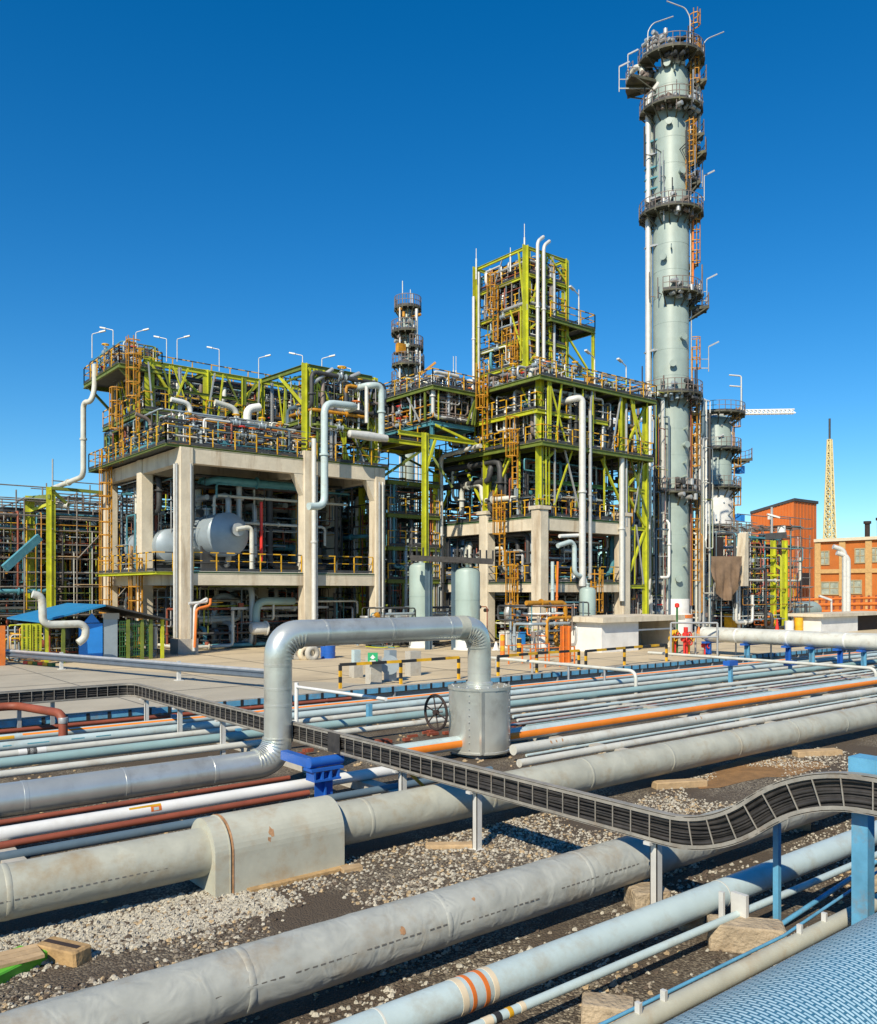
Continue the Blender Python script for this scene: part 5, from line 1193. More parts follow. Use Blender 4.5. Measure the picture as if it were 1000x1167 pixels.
b = MB(); b.cbox(pd(697,481,YC), 5, 2, 1.2); part('counterweight', b, 'tarp_white', t)
YM = 190
t = thing('lattice_mast', 'tapering cream lattice mast with a dark spike behind the brick building', 'mast', pd(946,690,YM))
b = MB(); p0 = pd(946,690,YM); p0.z = ZY; zT = pz(501,YM); n = 22
def mast_c(f): w_ = 1.35*(1-f)+.34*f; return [V((p0.x+i*w_, p0.y+j*w_, ZY+(zT-ZY)*f)) for i, j in ((-1,-1),(1,-1),(1,1),(-1,1))]
for i in range(n):
    A = mast_c(i/n); B_ = mast_c((i+1)/n)
    for k in range(4): b.beam(A[k], B_[k], .26); b.beam(A[k], B_[(k+1) % 4], .16); b.beam(A[(k+1) % 4], B_[k], .16); b.beam(B_[k], B_[(k+1) % 4], .18)
part('lattice', b, 'mast_cream', t)
b = MB(); q = V((p0.x,p0.y,zT)); b.tube([q, q+V((0,0,pz(477,YM)-zT))], .24, 8); part('spike', b, 'dark_steel', t)

YB = 150; k0 = pd(905, 571, YB); ztop = k0.z
t = thing('clad_tower_block', 'tall orange clad block with a sloping roof at the back right', 'building', (k0.x, k0.y, ZY))
vb, _ = pu(856, k0.x); ue, _ = pv(931, k0.y); zl = pz(586, pu(856, k0.x)[1])
b = MB(); b.prism([(k0.y, ZY), (vb, ZY), (vb, zl), (k0.y, ztop)], 'x', k0.x, ue); part('wall', b, 'clad_orange', t)
b = MB(); b.prism([(k0.y-.25, ztop+.02), (vb, zl+.02), (vb, zl+.5), (k0.y-.25, ztop+.5)], 'x', k0.x-.2, ue+.25); part('roof', b, 'dark_steel', t)
b = MB()
for i in range(1,14): v = k0.y+(vb-k0.y)*i/14; b.box(k0.x-.09, k0.x+.01, v-.05, v+.05, ZY, ztop+(zl-ztop)*i/14-.03)
for i in range(1,7): u = k0.x+(ue-k0.x)*i/7; b.box(u-.05, u+.05, k0.y-.09, k0.y+.01, ZY, ztop-.05)
part('cladding_ribs', b, 'clad_orange', t)
b = MB(); q = pd(918,660,YB-1); b.cbox(V((q.x,q.y,q.z)), 3.2, .3, 2.2); part('louvre', b, 'soot', t)

Yb = 128; k1 = pd(931, 618, Yb); zt1 = k1.z; v2, _ = pu(1010, k1.x)
t = thing('brick_building', 'two storey orange brick building with cream pilasters and pale windows', 'building', (k1.x, k1.y, ZY))
b = MB(); b.box(k1.x, k1.x+16, v2-14, k1.y, ZY, zt1); part('wall', b, 'brick_orange', t)
b = MB(); b.box(k1.x-.45, k1.x+16.2, v2-14.2, k1.y+.2, zt1+.01, zt1+.45); part('cornice', b, 'cream', t)
zm = pz(651, Yb); b = MB(); b.box(k1.x-.25, k1.x-.01, v2-14, k1.y-.02, zm-.35, zm+.25); part('string_course', b, 'pilaster_tan', t)
for px in (933,961,991): 
    v, _ = pu(px, k1.x); b = MB(); b.box(k1.x-.22, k1.x-.005, v-.45, v+.45, ZY, zt1-.05); part('pilaster', b, 'pilaster_tan', t)
def window(pa, pb, ya, yb):
    va_, Ya = pu(pa, k1.x); vb_, _ = pu(pb, k1.x); za, zb = pz(ya, Ya), pz(yb, Ya); b = MB()
    b.box(k1.x-.14, k1.x-.006, vb_-.15, va_+.15, zb-.15, zb); b.box(k1.x-.14, k1.x-.006, vb_-.15, va_+.15, za, za+.15); b.box(k1.x-.14, k1.x-.006, vb_-.15, vb_, zb, za); b.box(k1.x-.14, k1.x-.006, va_, va_+.15, zb, za)
    m_ = (va_+vb_)/2; b.box(k1.x-.12, k1.x-.006, m_-.06, m_+.06, zb, za); b.box(k1.x-.1, k1.x-.006, vb_, va_, (za+zb)/2-.05, (za+zb)/2+.05)
    f = part('window', b, 'frame_buff', t); b = MB(); b.box(k1.x-.05, k1.x-.004, vb_, va_, zb, za); part('pane', b, 'glass', f)
for a in ((936,945,629,643),(976,986,626,641),(994,1003,625,640),(937,956,664,677),(966,982,662,676)): window(*a)
for px, ya, w_ in ((989,594,.42),(1003,590,.42)):
    p = pd(px, ya, 150); b = MB(); b.lathe((p.x,p.y,0), [(w_,zt1-3),(w_,p.z-.5),(w_*1.5,p.z-.45),(w_*1.5,p.z),(.01,p.z+.01)], 12); solo('chimney_stack', b, 'soot', 'dark stack behind the brick building, '+('taller with a flared cap' if px == 1003 else 'left and shorter of two'), 'chimney')
# orange pipe gallery along the foot of the brick building
p = pd(905,690,108); q = pd(1008,688,98)
t = thing('orange_gallery', 'orange and purple pipe gallery along the foot of the brick building', 'pipe rack', p)
b = MB()
for k, (dz, r_) in enumerate(((0,.22),(.7,.16),(-.8,.2))): b.tube([p+V((0,0,dz)), q+V((0,0,dz))], r_, 8)
part('pipes', b, 'orange', t)
b = MB(); 
for i in range(14): s_ = p.lerp(q, i/13); b.beam(V((s_.x,s_.y,ZY)), s_+V((0,0,1.0)), .2)
part('legs', b, 'primer', t)
b = MB(); b.beam(p+V((0,.6,-1.6)), q+V((0,.6,-1.6)), .9, 1.0); part('duct', b, 'deep_green', t)
p = pd(905,702,95); b = MB(); b.lathe((p.x,p.y,p.z+.6), [(.01,-5),(.8,-4.8),(1.0,-4.2),(1.0,4.2),(.8,4.8),(.01,5)], 16, 'x'); solo('storage_drum', b, 'vessel_paint', 'long pale green drum lying behind the white wall on the right', 'drum')
# pale lamp masts with bent tops at right
t = thing('street_lamp', 'double silver mast with a bent white head before the brick building', 'street lamp', pg(965,715))
for dx, top in ((0,627),(4,634)):
    a = pd(963+dx, 706, 90); e = pd(963+dx, top, 90); g = pd(950+dx, top-4, 90); b = MB(); b.tube([a, e, g], .26, 10, fil=.8); part('mast', b, 'galv_light', t)
p = pd(944,682,88); b = MB(); b.tube([pd(948,710,88), pd(948,684,88)], .1, 6); b.beam(pd(948,684,88), pd(934,679,88), .3, .2); solo('street_lamp', b, 'galv_light', 'short pale lamp with a slanting head left of the double mast', 'street lamp')
t = thing('camera_mast', 'pale mast with a crossbar and white lamp beside the lime posts', 'mast', pg(880,725,ZY))
b = MB(); a = pd(880,715,84); b.tube([V((a.x,a.y,ZY)), pd(880,578,84)], .12, 8); part('pole', b, 'galv', t)
b = MB(); b.beam(pd(875,586,84), pd(889,590,84), .3, .16); b.beam(pd(877,588,84), pd(877,592,84), .2); part('lamp_head', b, 'white_pipe', t)
b = MB(); b.lathe(pd(891,604,84), [(.01,-.5),(.4,-.4),(.4,.4),(.01,.5)], 10); part('white_lamp', b, 'white_pipe', t)

# ================================================================ scaffolds
def scaffold(label, p0, nu, nv, du, dv, lifts, hl, seed, planks=.5, m='scaffold_tube', pm=('plank','teal_steel','orange','plank','amber')):
    t = thing('scaffold', label, 'scaffold', (p0.x, p0.y, ZY)); rr = random.Random(seed); H = lifts*hl
    for i in range(nu+1):
        for j in range(nv+1):
            b = MB(); x, y = p0.x+i*du, p0.y+j*dv; b.tube([(x,y,ZY),(x+rr.uniform(-.05,.05),y,ZY+H+rr.uniform(-.8,1.3))], .055, 5); part('standard', b, m, t)
    for k in range(1, lifts+1):
        z = ZY+k*hl; b = MB()
        for j in range(nv+1): b.tube([(p0.x-.4,p0.y+j*dv,z),(p0.x+nu*du+.4,p0.y+j*dv,z)], .05, 5)
        for i in range(nu+1): b.tube([(p0.x+i*du,p0.y-.4,z+.08),(p0.x+i*du,p0.y+nv*dv+.4,z+.08)], .05, 5)
        for j in (0, nv): b.tube([(p0.x-.2,p0.y+j*dv,z+1),(p0.x+nu*du+.2,p0.y+j*dv,z+1)], .045, 5)
        part('ledgers', b, m, t)
        for i in range(nu):
            if rr.random() < planks:
                j = rr.randrange(nv); b = MB(); b.box(p0.x+i*du-.1, p0.x+(i+1)*du+.1, p0.y+j*dv-.1, p0.y+j*dv+dv*.9, z+.14, z+.2); part('plank', b, rr.choice(pm), t)
        if rr.random() < .8:
            i = rr.randrange(nu); b = MB(); b.tube([(p0.x+i*du,p0.y-.1,z-hl),(p0.x+(i+1)*du,p0.y-.1,z)], .05, 5); part('brace', b, m, t)
    return t
pS = pd(800, 715, 84); pS.z = ZY
scaffold('tall tube scaffold wrapped round the base of the shorter tower', V((pS.x, pS.y-4, 0)), 5, 4, 1.9, 2.0, 5, 2.0, 3, .75)
pS = pd(858, 715, 86); pS.z = ZY
scaffold('lower tube scaffold with orange boards before the orange clad block', V((pS.x, pS.y-3, 0)), 3, 3, 1.9, 2.0, 5, 2.0, 4, .8)
for px, top in ((882,616),(895,616)): 
    a = pd(px, 715, 82); b = MB(); b.ibeam((a.x,a.y,ZY),(a.x,a.y,pz(top,82)),.55,.55); solo('lime_post', b, 'lime', 'lime green post before the orange clad block, '+('left' if px == 882 else 'right')+' of the pair', 'post')
b = MB(); b.beam(pd(880,642,82), pd(896,652,82), .25); solo('lime_brace', b, 'lime', 'slanting lime brace between the two lime posts', 'beam')
b = MB(); b.beam(pd(866,612,82), pd(896,610,82), .5, .6); solo('cross_beam', b, 'dark_steel', 'dark beam across the tops of the two lime posts', 'beam')
cA = pd(855,715,85); vcA = cA.y
clutter(71, (cA.x-10,cA.x+3.5,vcA-4,vcA+4,ZY+.2,pz(612,85)), 46, 'in the scaffolding round the shorter tower', BRIGHT+['orange','red','teal_steel','lime'], nv=26, nseg=(3,6), trays=5)
# brown tarpaulin and dark box, pale slab
p = pd(811,634,75); q = pd(846,634,75); b = MB(); n = 14
for i in range(n+1):
    for j in range(9):
        s_ = p.lerp(q, i/n); f = j/8; sag = 1-.55*abs(2*i/n-1)**2.2
        d = V((-CY,-CX,0))*(.35*S(i*1.7)*f+.25*f*S(j+i*.8)); b.v.append(tuple(s_+V((0,0,-3.9*f*sag))+d*1.0))
for i in range(n):
    for j in range(8): b.face((i*9+j, i*9+j+1, (i+1)*9+j+1, (i+1)*9+j), True)
solo('tarpaulin', b, 'tarp', 'brown tarpaulin hung like an apron on the scaffold', 'tarpaulin')
b = MB(); p = pd(808,634,76); q = pd(846,612,76); b.box(p.x, q.x, p.y, p.y+4, p.z, pz(611,76)); solo('equipment_box', b, 'soot', 'dark box like hood above the brown tarpaulin', 'equipment')
b = MB(); p = pd(851,668,76); q = pd(857,612,76); b.prism([(p.x-.6,p.z),(p.x+.35,p.z),(p.x+.35,pz(606,76)),(p.x-.05,pz(608,76))], 'y', p.y, p.y+.8); solo('concrete_pier', b, 'concrete', 'pale tapered concrete pier right of the brown tarpaulin', 'pier')
b = MB(); b.lathe(pd(803,690,80), [(.01,-3.2),(.9,-3.0),(.9,3),(.01,3.2)], 12); solo('spiral_duct', b, 'galv', 'ribbed grey duct standing at the tall tower foot', 'duct')

# left: scaffolded rack and lime portal
pL = pd(-4, 715, 58)
scaffold('dense tube scaffold at the far left behind the blue roofed shed', V((pL.x, pL.y, 0)), 6, 4, 1.75, 2.2, 5, 2.0, 8, .5, pm=('plank','dark_steel','plank','galv'))
pL2 = pd(62, 715, 68)
scaffold('scaffold bay between the lime portal and the concrete frame', V((pL2.x, pL2.y, 0)), 5, 3, 1.7, 2.2, 5, 2.3, 9, .6, pm=('plank','dark_steel','teal_steel'))
t = thing('lime_portal', 'lime green portal frame at the far left', 'frame', pd(45,715,60))
for px, top in ((34,565),(58,555)): a = pd(px, 715, 60); b = MB(); b.ibeam((a.x,a.y,ZY),(a.x,a.y,pz(top,60)),.32,.32); part('post', b, 'lime', t)
b = MB(); b.beam(pd(34,568,60), pd(58,566,60), .3); part('beam', b, 'green_beam', t)
b = MB(); b.beam(pd(35,582,60), pd(57,574,60), .2); part('brace', b, 'lime', t)
b = MB(); b.tube([pd(37,572,61), pd(78,576,61)], .25, 10); solo('header_pipe', b, 'light_grey_pipe', 'pale horizontal pipe across the lime portal', 'pipe')
b = MB(); b.beam(pd(58,556,60), pd(122,562,62), .22); b.beam(pd(58,558,60), pd(78,576,61), .2); solo('tie_beam', b, 'green_beam', 'long dark green beam from the lime portal to the concrete frame', 'beam')
b = MB(); b.beam(pd(5,648,55), pd(45,612,57), .28, .5); solo('slide_beam', b, 'teal_steel', 'slanting teal beam in the far left scaffold', 'beam')
cB = pd(60,715,64)
clutter(81, (cB.x-8,cB.x+5,cB.y-4,cB.y+5,ZY+.2,9.6), 60, 'in the scaffolding at the far left', DARK+['dark_steel','rail_brown','primer','teal_steel'], nv=30, nseg=(3,6), trays=20, risers=8, fine=9)
clutter(82, (cB.x-14,cB.x-4,cB.y-2,cB.y+8,ZY+.2,6.5), 30, 'low at the far left edge', DARK, nv=4, nseg=(3,6), trays=12, fine=9)
for px, top in ((2,568),(14,574),(60,523),(22,585)): a = pd(px, 640, 66); e = pd(px, top, 66); b = MB(); b.tube([a, e], .06, 6); solo('whip_mast', b, 'galv', 'thin grey rod rising over the far left scaffolding', 'mast', 'thin rods over the far left scaffolding')

# ================================================================ shed with the blue roof
t = thing('blue_roof_shed', 'low shed with a bright blue roof and lime green cage walls', 'shed', pg(95,752))
uA, YA = pv(-2, 46.3); uB = pv(152, 46.3)[0]; uC = pv(188,46.3)[0]
VF = 45.9
E1 = V(fpt(50,707,VF)); AP = V(fpt(121,689,VF)); E2 = V(fpt(196,706,VF)); zr = AP.z
vbk = pu(4, E1.x-.1)[0]; vbk = min(vbk, 53); vbk = max(vbk, 50.5)
def roofplane(P, Q, nm, m_):
    b = MB(); b.v += [tuple(P), tuple(Q), (Q.x, vbk, Q.z), (P.x, vbk, P.z)]; b.v += [(x, y, z-.09) for x, y, z in b.v[:4]]
    b.face((0,1,2,3)); b.face((7,6,5,4))
    for k in range(4): b.face((k, 4+k, 4+(k+1)%4, (k+1)%4))
    part(nm, b, m_, t)
roofplane(E1-V((.2,0,.03)), AP-V((.02,0,0)), 'blue_roof', 'roof_blue'); roofplane(AP+V((.02,0,0)), E2, 'dark_roof', 'dark_steel')
def shp(pa, pb, ya, yb, vv, m, name, th=.06):
    ua, Ya = pv(pa, vv); ub, _ = pv(pb, vv); b = MB(); b.box(ua, ub, vv, vv+th, pz(yb,Ya), pz(ya,Ya)); part(name, b, m, t)
shp(90,117,711,750,46.4,'door_blue','blue_door'); shp(118,134,706,752,46.45,'drum_grey','grey_door'); shp(118,136,699,706,46.42,'concrete_grey','lintel')
b = MB(); ua, Ya = pv(95,46.4); ub, _ = pv(114,46.4); b.prism([(ua,pz(710,Ya)),(ub,pz(710,Ya)),((ua+ub)/2,pz(699,Ya))], 'y', 46.38, 46.44); part('blue_gable', b, 'door_blue', t)
for pa, pb in ((25,35),(36,46)):
    ua, Ya = pv(pa,46.2); ub, _ = pv(pb,46.2); za, zb = pz(742,Ya), pz(712,Ya); b = MB()
    for k in range(12): z_ = za+(zb-za)*k/11; b.beam((ua,46.2,z_),(ub,46.2,z_),.05,.09)
    for u_ in (ua,(ua+ub)/2,ub): b.beam((u_,46.15,za),(u_,46.15,zb),.08)
    part('louvre_panel', b, 'lime', t)
for px in (53,72,146,162,172,185): u_, Ya = pv(px,46.3); b = MB(); b.beam((u_,46.3,ZY),(u_,46.3,pz(706,Ya)),.16); part('corner_post', b, 'lime' if px in (53,185) else 'green_beam', t)
b = MB(); ua, Ya = pv(137,46.3); ub, _ = pv(172,46.3)
for k in range(14): u_ = ua+(ub-ua)*k/13; b.beam((u_,46.35,ZY+.1),(u_,46.35,pz(709,Ya)),.03)
for k in range(8): z_ = ZY+.2+k*.27; b.beam((ua,46.33,z_),(ub,46.33,z_),.03)
part('cage_mesh', b, 'deep_green', t)
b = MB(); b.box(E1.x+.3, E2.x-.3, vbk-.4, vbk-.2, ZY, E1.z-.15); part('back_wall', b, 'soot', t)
b = MB(); ua = pv(0,47)[0]; b.box(ua-6, ua+.2, 46.8, 46.9, ZY, pz(710,46)); part('orange_panel', b, 'orange', t)
def bp_(px, py, v=45.2): u_, Y_ = pv(px, v); return (u_, v, pz(py, Y_))
b = MB(); b.tube([bp_(37,677), bp_(45,679), bp_(48,684), bp_(49,708), bp_(56,712), bp_(92,711), bp_(98,716), bp_(97,727), bp_(89,733)], .19, 14, fil=.35); solo('duct_pipe', b, 'light_grey_pipe', 'grey S shaped duct pipe in front of the blue roofed shed', 'duct')
clutter(85, (pv(12,48)[0],pv(180,48)[0],47.2,50.8,ZY+.1,2.3), 16, 'under the blue roofed shed', DARK+['yellow','lime'], nv=6, nseg=(3,5))

# ================================================================ guard rail along the yard road
gA, gB = pg(70,763), pg(207,776); d = (gB-gA).normalized(); P0 = gA-d*14; P1 = gB+d*5.2
t = thing('guard_rail', 'silver crash barrier along the yard road on the left', 'guard rail', gA)
b = MB(); s_ = V((-d.y,d.x,0)); s_ = s_ if s_.y < 0 else -s_
prof = [(0,.40),(.05,.46),(.05,.52),(-.02,.58),(.05,.64),(.05,.70),(0,.78),(-.03,.78),(.0,.70),(.0,.66),(-.06,.58),(.0,.5),(.0,.46),(-.03,.40)]
n0 = len(b.v)
for p in (P0, P1):
    for a, h in prof: b.v.append(tuple(p+s_*(a+.12)+V((0,0,h))))
m_ = len(prof)
for k in range(m_): b.face((k,(k+1)%m_,m_+(k+1)%m_,m_+k), False)
for k in range(len(b.f)): b.m[k] = 0 if k >= 5 and k <= 7 else 1  # lit top edge and shaded lower faces painted in as two greys
part('rail', b, ['galv','rail_shaded'], t)
L_ = (P1-P0).length; st = (gB-gA).length
for k in range(-1, 3):
    p = gA+d*st*k*.98
    if (p-P0).dot(d) < 0 or (P1-p).dot(d) < 0: continue
    b = MB(); b.box(p.x-.07,p.x+.07,p.y-.07,p.y+.07,ZY+.02,ZY+.82); b.box(p.x-.16,p.x+.16,p.y-.16,p.y+.16,ZY+.006,ZY+.03); part('post', b, 'galv_light', t)
# coloured strip of bagged markers under the barrier
b = MB(); p = pg(28,757); q = pg(62,760)
for k in range(6): a = p.lerp(q, k/6); e = p.lerp(q, (k+.9)/6); b.mi = k % 3; b.beam(a+V((0,0,.09)), e+V((0,0,.09)), .18, .16)
solo('marker_strip', b, ['red','yellow','deep_green'], 'low red yellow and green kerb markers below the crash barrier', 'marker')

# ================================================================ yard furniture in the middle
def tiger(label, pts, h=1.0, name='barrier_rail', low=None):
    t = thing(name, label, 'barrier', pts[0]); 
    for p in pts:
        b = MB()
        for k in range(4): b.mi = k % 2; b.beam(p+V((0,0,h*k/4)), p+V((0,0,h*(k+1)/4)), .10)
        part('post', b, ['yellow','black'], t)
    for a, e in zip(pts, pts[1:]):
        b = MB(); n = max(2, round((e-a).length/.75))
        for k in range(n): b.mi = k % 2; b.beam(a.lerp(e,k/n)+V((0,0,h)), a.lerp(e,(k+1)/n)+V((0,0,h)), .11)
        part('rail', b, ['black','yellow'], t)
tiger('black and yellow striped barrier rail framed by the silver loop', [pg(388,785), pg(457,780), pg(523,774)], .92)
tiger('black and yellow striped barrier rail right of the loop', [pg(568,772), pg(612,767), pg(660,763)], .9)
tiger('striped barrier rail in front of the pale kiosk', [pg(668,764), pg(712,759), pg(760,754)], .9)
def sign(px, py, w_, top, m, label, extra=None):
    c = pg(px, py); Y = 3.8*970/(py-672); h = (py-top)/970*Y; wd = w_/970*Y; t = thing('pillar', label, 'pillar', c)
    b = MB(); b.box(c.x-wd/2,c.x+wd/2,c.y-.2,c.y+.2,ZY,ZY+h); part('body', b, m, t)
    if extra: extra(t, c, wd, h, Y)
    return t
def green_sign(t, c, wd, h, Y):
    s = V((CX,-CY,0)); b = MB(); q = c+V((-CY*.45,-CX*.45,h-.05)); z = V((0,0,1)); n = V((-CY,-CX,0))
    for off, hw, hh, m_, nm in ((0,.20,.23,'sign_green','green_plate'),):
        for a, e in ((-hw,-hh),(hw,-hh),(hw,hh),(-hw,hh)): b.v.append(tuple(q+s*a+z*e))
        for a, e in ((-hw,-hh),(hw,-hh),(hw,hh),(-hw,hh)): b.v.append(tuple(q+s*a+z*e-n*.03))
        b.face((0,1,2,3)); b.face((7,6,5,4))
        for k in range(4): b.face((k,4+k,4+(k+1)%4,(k+1)%4))
    pl = part('green_plate', b, 'sign_green', t)
    b = MB(); q2 = q+n*.012
    for poly in ([(-.11,.02),(.0,.15),(.11,.02),(.05,.02),(.05,-.03),(-.05,-.03),(-.05,.02)], [(-.12,-.08),(.12,-.08),(.12,-.13),(-.12,-.13)]):
        k = len(b.v); b.v += [tuple(q2+s*a+z*e) for a, e in poly]; b.face(range(k,k+len(poly)))
    part('white_symbol', b, 'white_pipe', pl)
sign(426,779,15,748,'concrete_grey','grey pillar carrying a square green safety sign with a white symbol', green_sign)
def blue_top(t, c, wd, h, Y):
    b = MB(); b.box(c.x-wd*.35,c.x+wd*.35,c.y-.12,c.y+.12,ZY+h+.002,ZY+h+.55); part('pale_box', b, 'pale_blue', t)
sign(406,772,12,755,'concrete_grey','short grey pillar with a pale blue box on top', blue_top)
def disc(t, c, wd, h, Y):
    q = c+V((-CY*.4,-CX*.4,h*.55)); d = V((-CY,-CX,0)); b = MB(); b.tube([q, q+d*.06], .40, 22); part('dark_disc', b, 'drum_grey', t)
sign(445,776,10,741,'drum_grey','slim pillar with a big round dark disc', disc)
sign(471,770,15,742,'concrete_grey','plain pale grey pillar right of the round disc')
c = pg(374,750); b = MB(); b.lathe(c, [(.01,0),(.4,.0),(.42,.3),(.40,.32),(.42,.62),(.4,.9),(.01,.91)], 16); solo('blue_drum', b, 'blue', 'blue plastic drum far behind the silver loop', 'drum')
for px, m_ in ((340,'concrete_grey'),(348,'cream'),(356,'concrete_grey')):
    c = pg(px,752); b = MB(); b.torus(c+V((0,0,.35)), .3, .16, 'y', 14, 7); solo('hose_coil', b, m_, 'pale hose coil lying far behind the left elbow of the loop', 'hose', 'hose coils behind the loop')
# white handrail tube in the field and blue low post
p = pg(337,778,.3); 
b = MB(); p1 = pd(338,820,24.5); p2 = pd(338,778,24.5); b.tube([V((p1.x,p1.y,0)), p2], .06, 8); b.tube([p2-V((0,0,.12)), pd(440,797,20.2)], .045, 8); solo('white_rail', b, 'white_pipe', 'thin white rail slanting down behind the left leg of the loop', 'rail')
for px, top, py in ((421,800,831),(833,757,782),(901,757,772),(272,828,848),(198,812,828)):
    c = pg(px, py, .05); Y = (EYE-.05)*970/(py-672); zt_ = pz(top, Y); b = MB(); b.box(c.x-.07,c.x+.07,c.y-.07,c.y+.07,0,zt_-.06); t = thing('stanchion', 'short bright blue stanchion standing in the pipe field, '+{421:'framed by the loop',833:'left of two at right',901:'right of two at right',272:'nearest the loop leg on its left',198:'left of the tray posts'}[px], 'stanchion', (c.x,c.y,0)); part('shaft', b, 'sky_blue', t)
    if px > 800: b = MB(); b.box(c.x-.32,c.x+.32,c.y-.16,c.y+.16,zt_-.055,zt_+.15); part('head', b, 'blue', t)
# grey tubular rails in the right field
def tuberail(label, pts, r=.075, m='light_grey_pipe'):
    b = MB(); b.tube(pts, r, 10, fil=.35); return solo('tube_rail', b, m, label, 'rail')
A = pg(725,792,0); Ya = 4.2*970/(792-672); hz_ = pz(765, Ya)
tuberail('grey tube rail bending down to the field right of the valve jacket', [(A.x,A.y,.0),(A.x,A.y,hz_),(A.x,A.y+9.2,hz_)])
for dv in (1.6,3.6,5.8,8.2): b = MB(); b.tube([(A.x,A.y+dv,0),(A.x,A.y+dv,hz_)], .05, 6); solo('rail_post', b, 'galv', 'thin post under the grey tube rail', 'post', 'posts under the grey tube rail')
A2 = pg(999,775,.3); Y2_ = 3.9*970/(775-672); h2 = pz(762,Y2_)
tuberail('long pale tube rail crossing the right field just above the pipes', [(A2.x,A2.y,.1),(A2.x,A2.y,h2),(A2.x,A2.y+12,h2)])
A3 = pg(1000,757,.4); tuberail('second pale tube rail higher up across the right field', [(A3.x,A3.y-4,1.25),(A3.x,A3.y+9,1.25)], .06)
for k in range(6): b = MB(); b.tube([(A3.x,A3.y-3+k*2.2,ZY if A3.y-3+k*2.2 > VE else 0),(A3.x,A3.y-3+k*2.2,1.25)], .045, 6); solo('rail_post', b, 'galv', 'thin post under the second pale tube rail', 'post', 'posts under the second tube rail')

# elevated white pipes at right
UE = 43.6; ve0, Ye0 = pu(806, UE); ze_ = pz(727.5, 46)
t = thing('white_header', 'fat white header pipe raised on blue stands at the right', 'pipe', (UE, 20, 0))
b = MB(); b.tube([(UE,ve0,ze_),(UE,6,ze_)], .40, 28); b.tube([(UE,ve0,ze_),(UE,ve0+.25,ze_)], .3, 16); part('pipe_wall', b, 'light_grey_pipe', t)
b = MB()
for k in range(5): b.lathe((UE,ve0-2-k*3.1,ze_), [(.402,-.05),(.415,-.04),(.415,.04),(.402,.05)], 28, 'y')
part('joint_bands', b, 'white_pipe', t)
t = thing('white_header', 'second white pipe lying just behind the raised fat header', 'pipe', (UE+1, 20, 0)); b = MB(); b.tube([(UE+1.1,ve0+1,ze_+.05),(UE+1.1,6,ze_+.05)], .34, 24); part('pipe_wall', b, 'light_grey_pipe', t)
for i, px in enumerate((808,852,899,926,958,985)):
    v_, Y_ = pu(px, UE); zg = ZY if v_ > VE else 0; b = MB(); b.ibeam((UE,v_,zg),(UE,v_,ze_-.5),.3,.3); t = thing('pipe_stand', 'blue steel stand under the raised white header pipe', 'pipe support', (UE,v_,zg), 'blue stands under the white header'); part('leg', b, 'sky_blue' if i % 2 else 'blue', t); b = MB(); b.box(UE-.5,UE+1.5,v_-.15,v_+.15,ze_-.5,ze_-.39); part('cross_beam', b, 'blue', t)
# kiosk
kA = pg(686,744); kB = pg(728,741); Yk = 3.8*970/72; hk = (744-704)/970*Yk
uK, vK = kA.x, kA.y; wK = pv(728, vK)[0]-uK; uE_ = pv(772, vK)[0]
t = thing('kiosk', 'pale concrete kiosk with a flat roof and an open dark right bay', 'kiosk', (uK, vK, ZY))
b = MB(); b.box(uK,uK+wK,vK,vK+3,ZY,ZY+hk-.3); part('wall', b, 'tarp_white', t)
b = MB(); b.box(uK-.35,uE_+.3,vK-.4,vK+3.4,ZY+hk-.295,ZY+hk+.02); part('roof', b, 'concrete', t)
b = MB(); b.box(uK+wK+.01,uE_,vK+2.7,vK+3,ZY,ZY+hk-.3); part('back_wall', b, 'concrete_grey', t)
b = MB(); b.box(uE_-.25,uE_,vK+.1,vK+2.69,ZY,ZY+hk-.3); part('end_wall', b, 'concrete', t)
b = MB(); b.box(uK+wK+.05,uE_,vK+.1,vK+.15,ZY+hk-.9,ZY+hk-.8); part('rail', b, 'white_pipe', t)
b = MB(); b.cbox((uK+wK+1,vK+1.5,ZY+.5), .7,.5,1.0); part('cabinet', b, 'dark_steel', t)
# hydrant group
t = thing('hydrant_group', 'red and yellow fire hydrant valves beside the kiosk', 'hydrant', pg(782,746))
c = pg(782,746); rr = random.Random(31)
for k in range(9):
    q = c+V((rr.uniform(-1.3,1.3)*CX, rr.uniform(-1.2,1.2)*CY, rr.uniform(.5,1.7))); b = MB(); b.lathe(q, [(.01,-.2),(.15,-.17),(.15,.17),(.01,.2)], 10, rr.choice('xy')); b.torus(q+V((0,-.25,0)), .15, .04, 'y', 12, 5); b.tube([q, V((q.x,q.y,ZY))], .06, 6); part('valve', b, ['red','red','yellow'][k % 3], t)
b = MB(); b.tube([c, c+V((0,0,1.6))], .13, 10); part('standpipe', b, 'red', t)
for k, (px, top) in enumerate(((772,688),(793,714))): p = pd(px, 745, 50); b = MB(); b.tube([V((p.x,p.y,ZY)), pd(px, top, 50)], .06, 6); part('pole', b, ['deep_green','galv'][k], t)
b = MB(); b.lathe(pd(772,690,50), [(.01,-.15),(.14,-.1),(.14,.1),(.01,.15)], 10); part('red_bulb', b, 'red', t)
t = thing('scaffold_gate', 'galvanised tube gate frame beside the red hydrants', 'gate', pg(806,752)); 
g0 = pg(765,748); g1 = pg(818,748)
for q in (g0, g1): b = MB(); b.tube([q, q+V((0,0,1.9))], .06, 8); part('post', b, 'galv', t)
b = MB()
for h in (1.9,1.1): b.tube([g0+V((0,0,h)), g1+V((0,0,h))], .055, 8)
part('bars', b, 'galv', t)
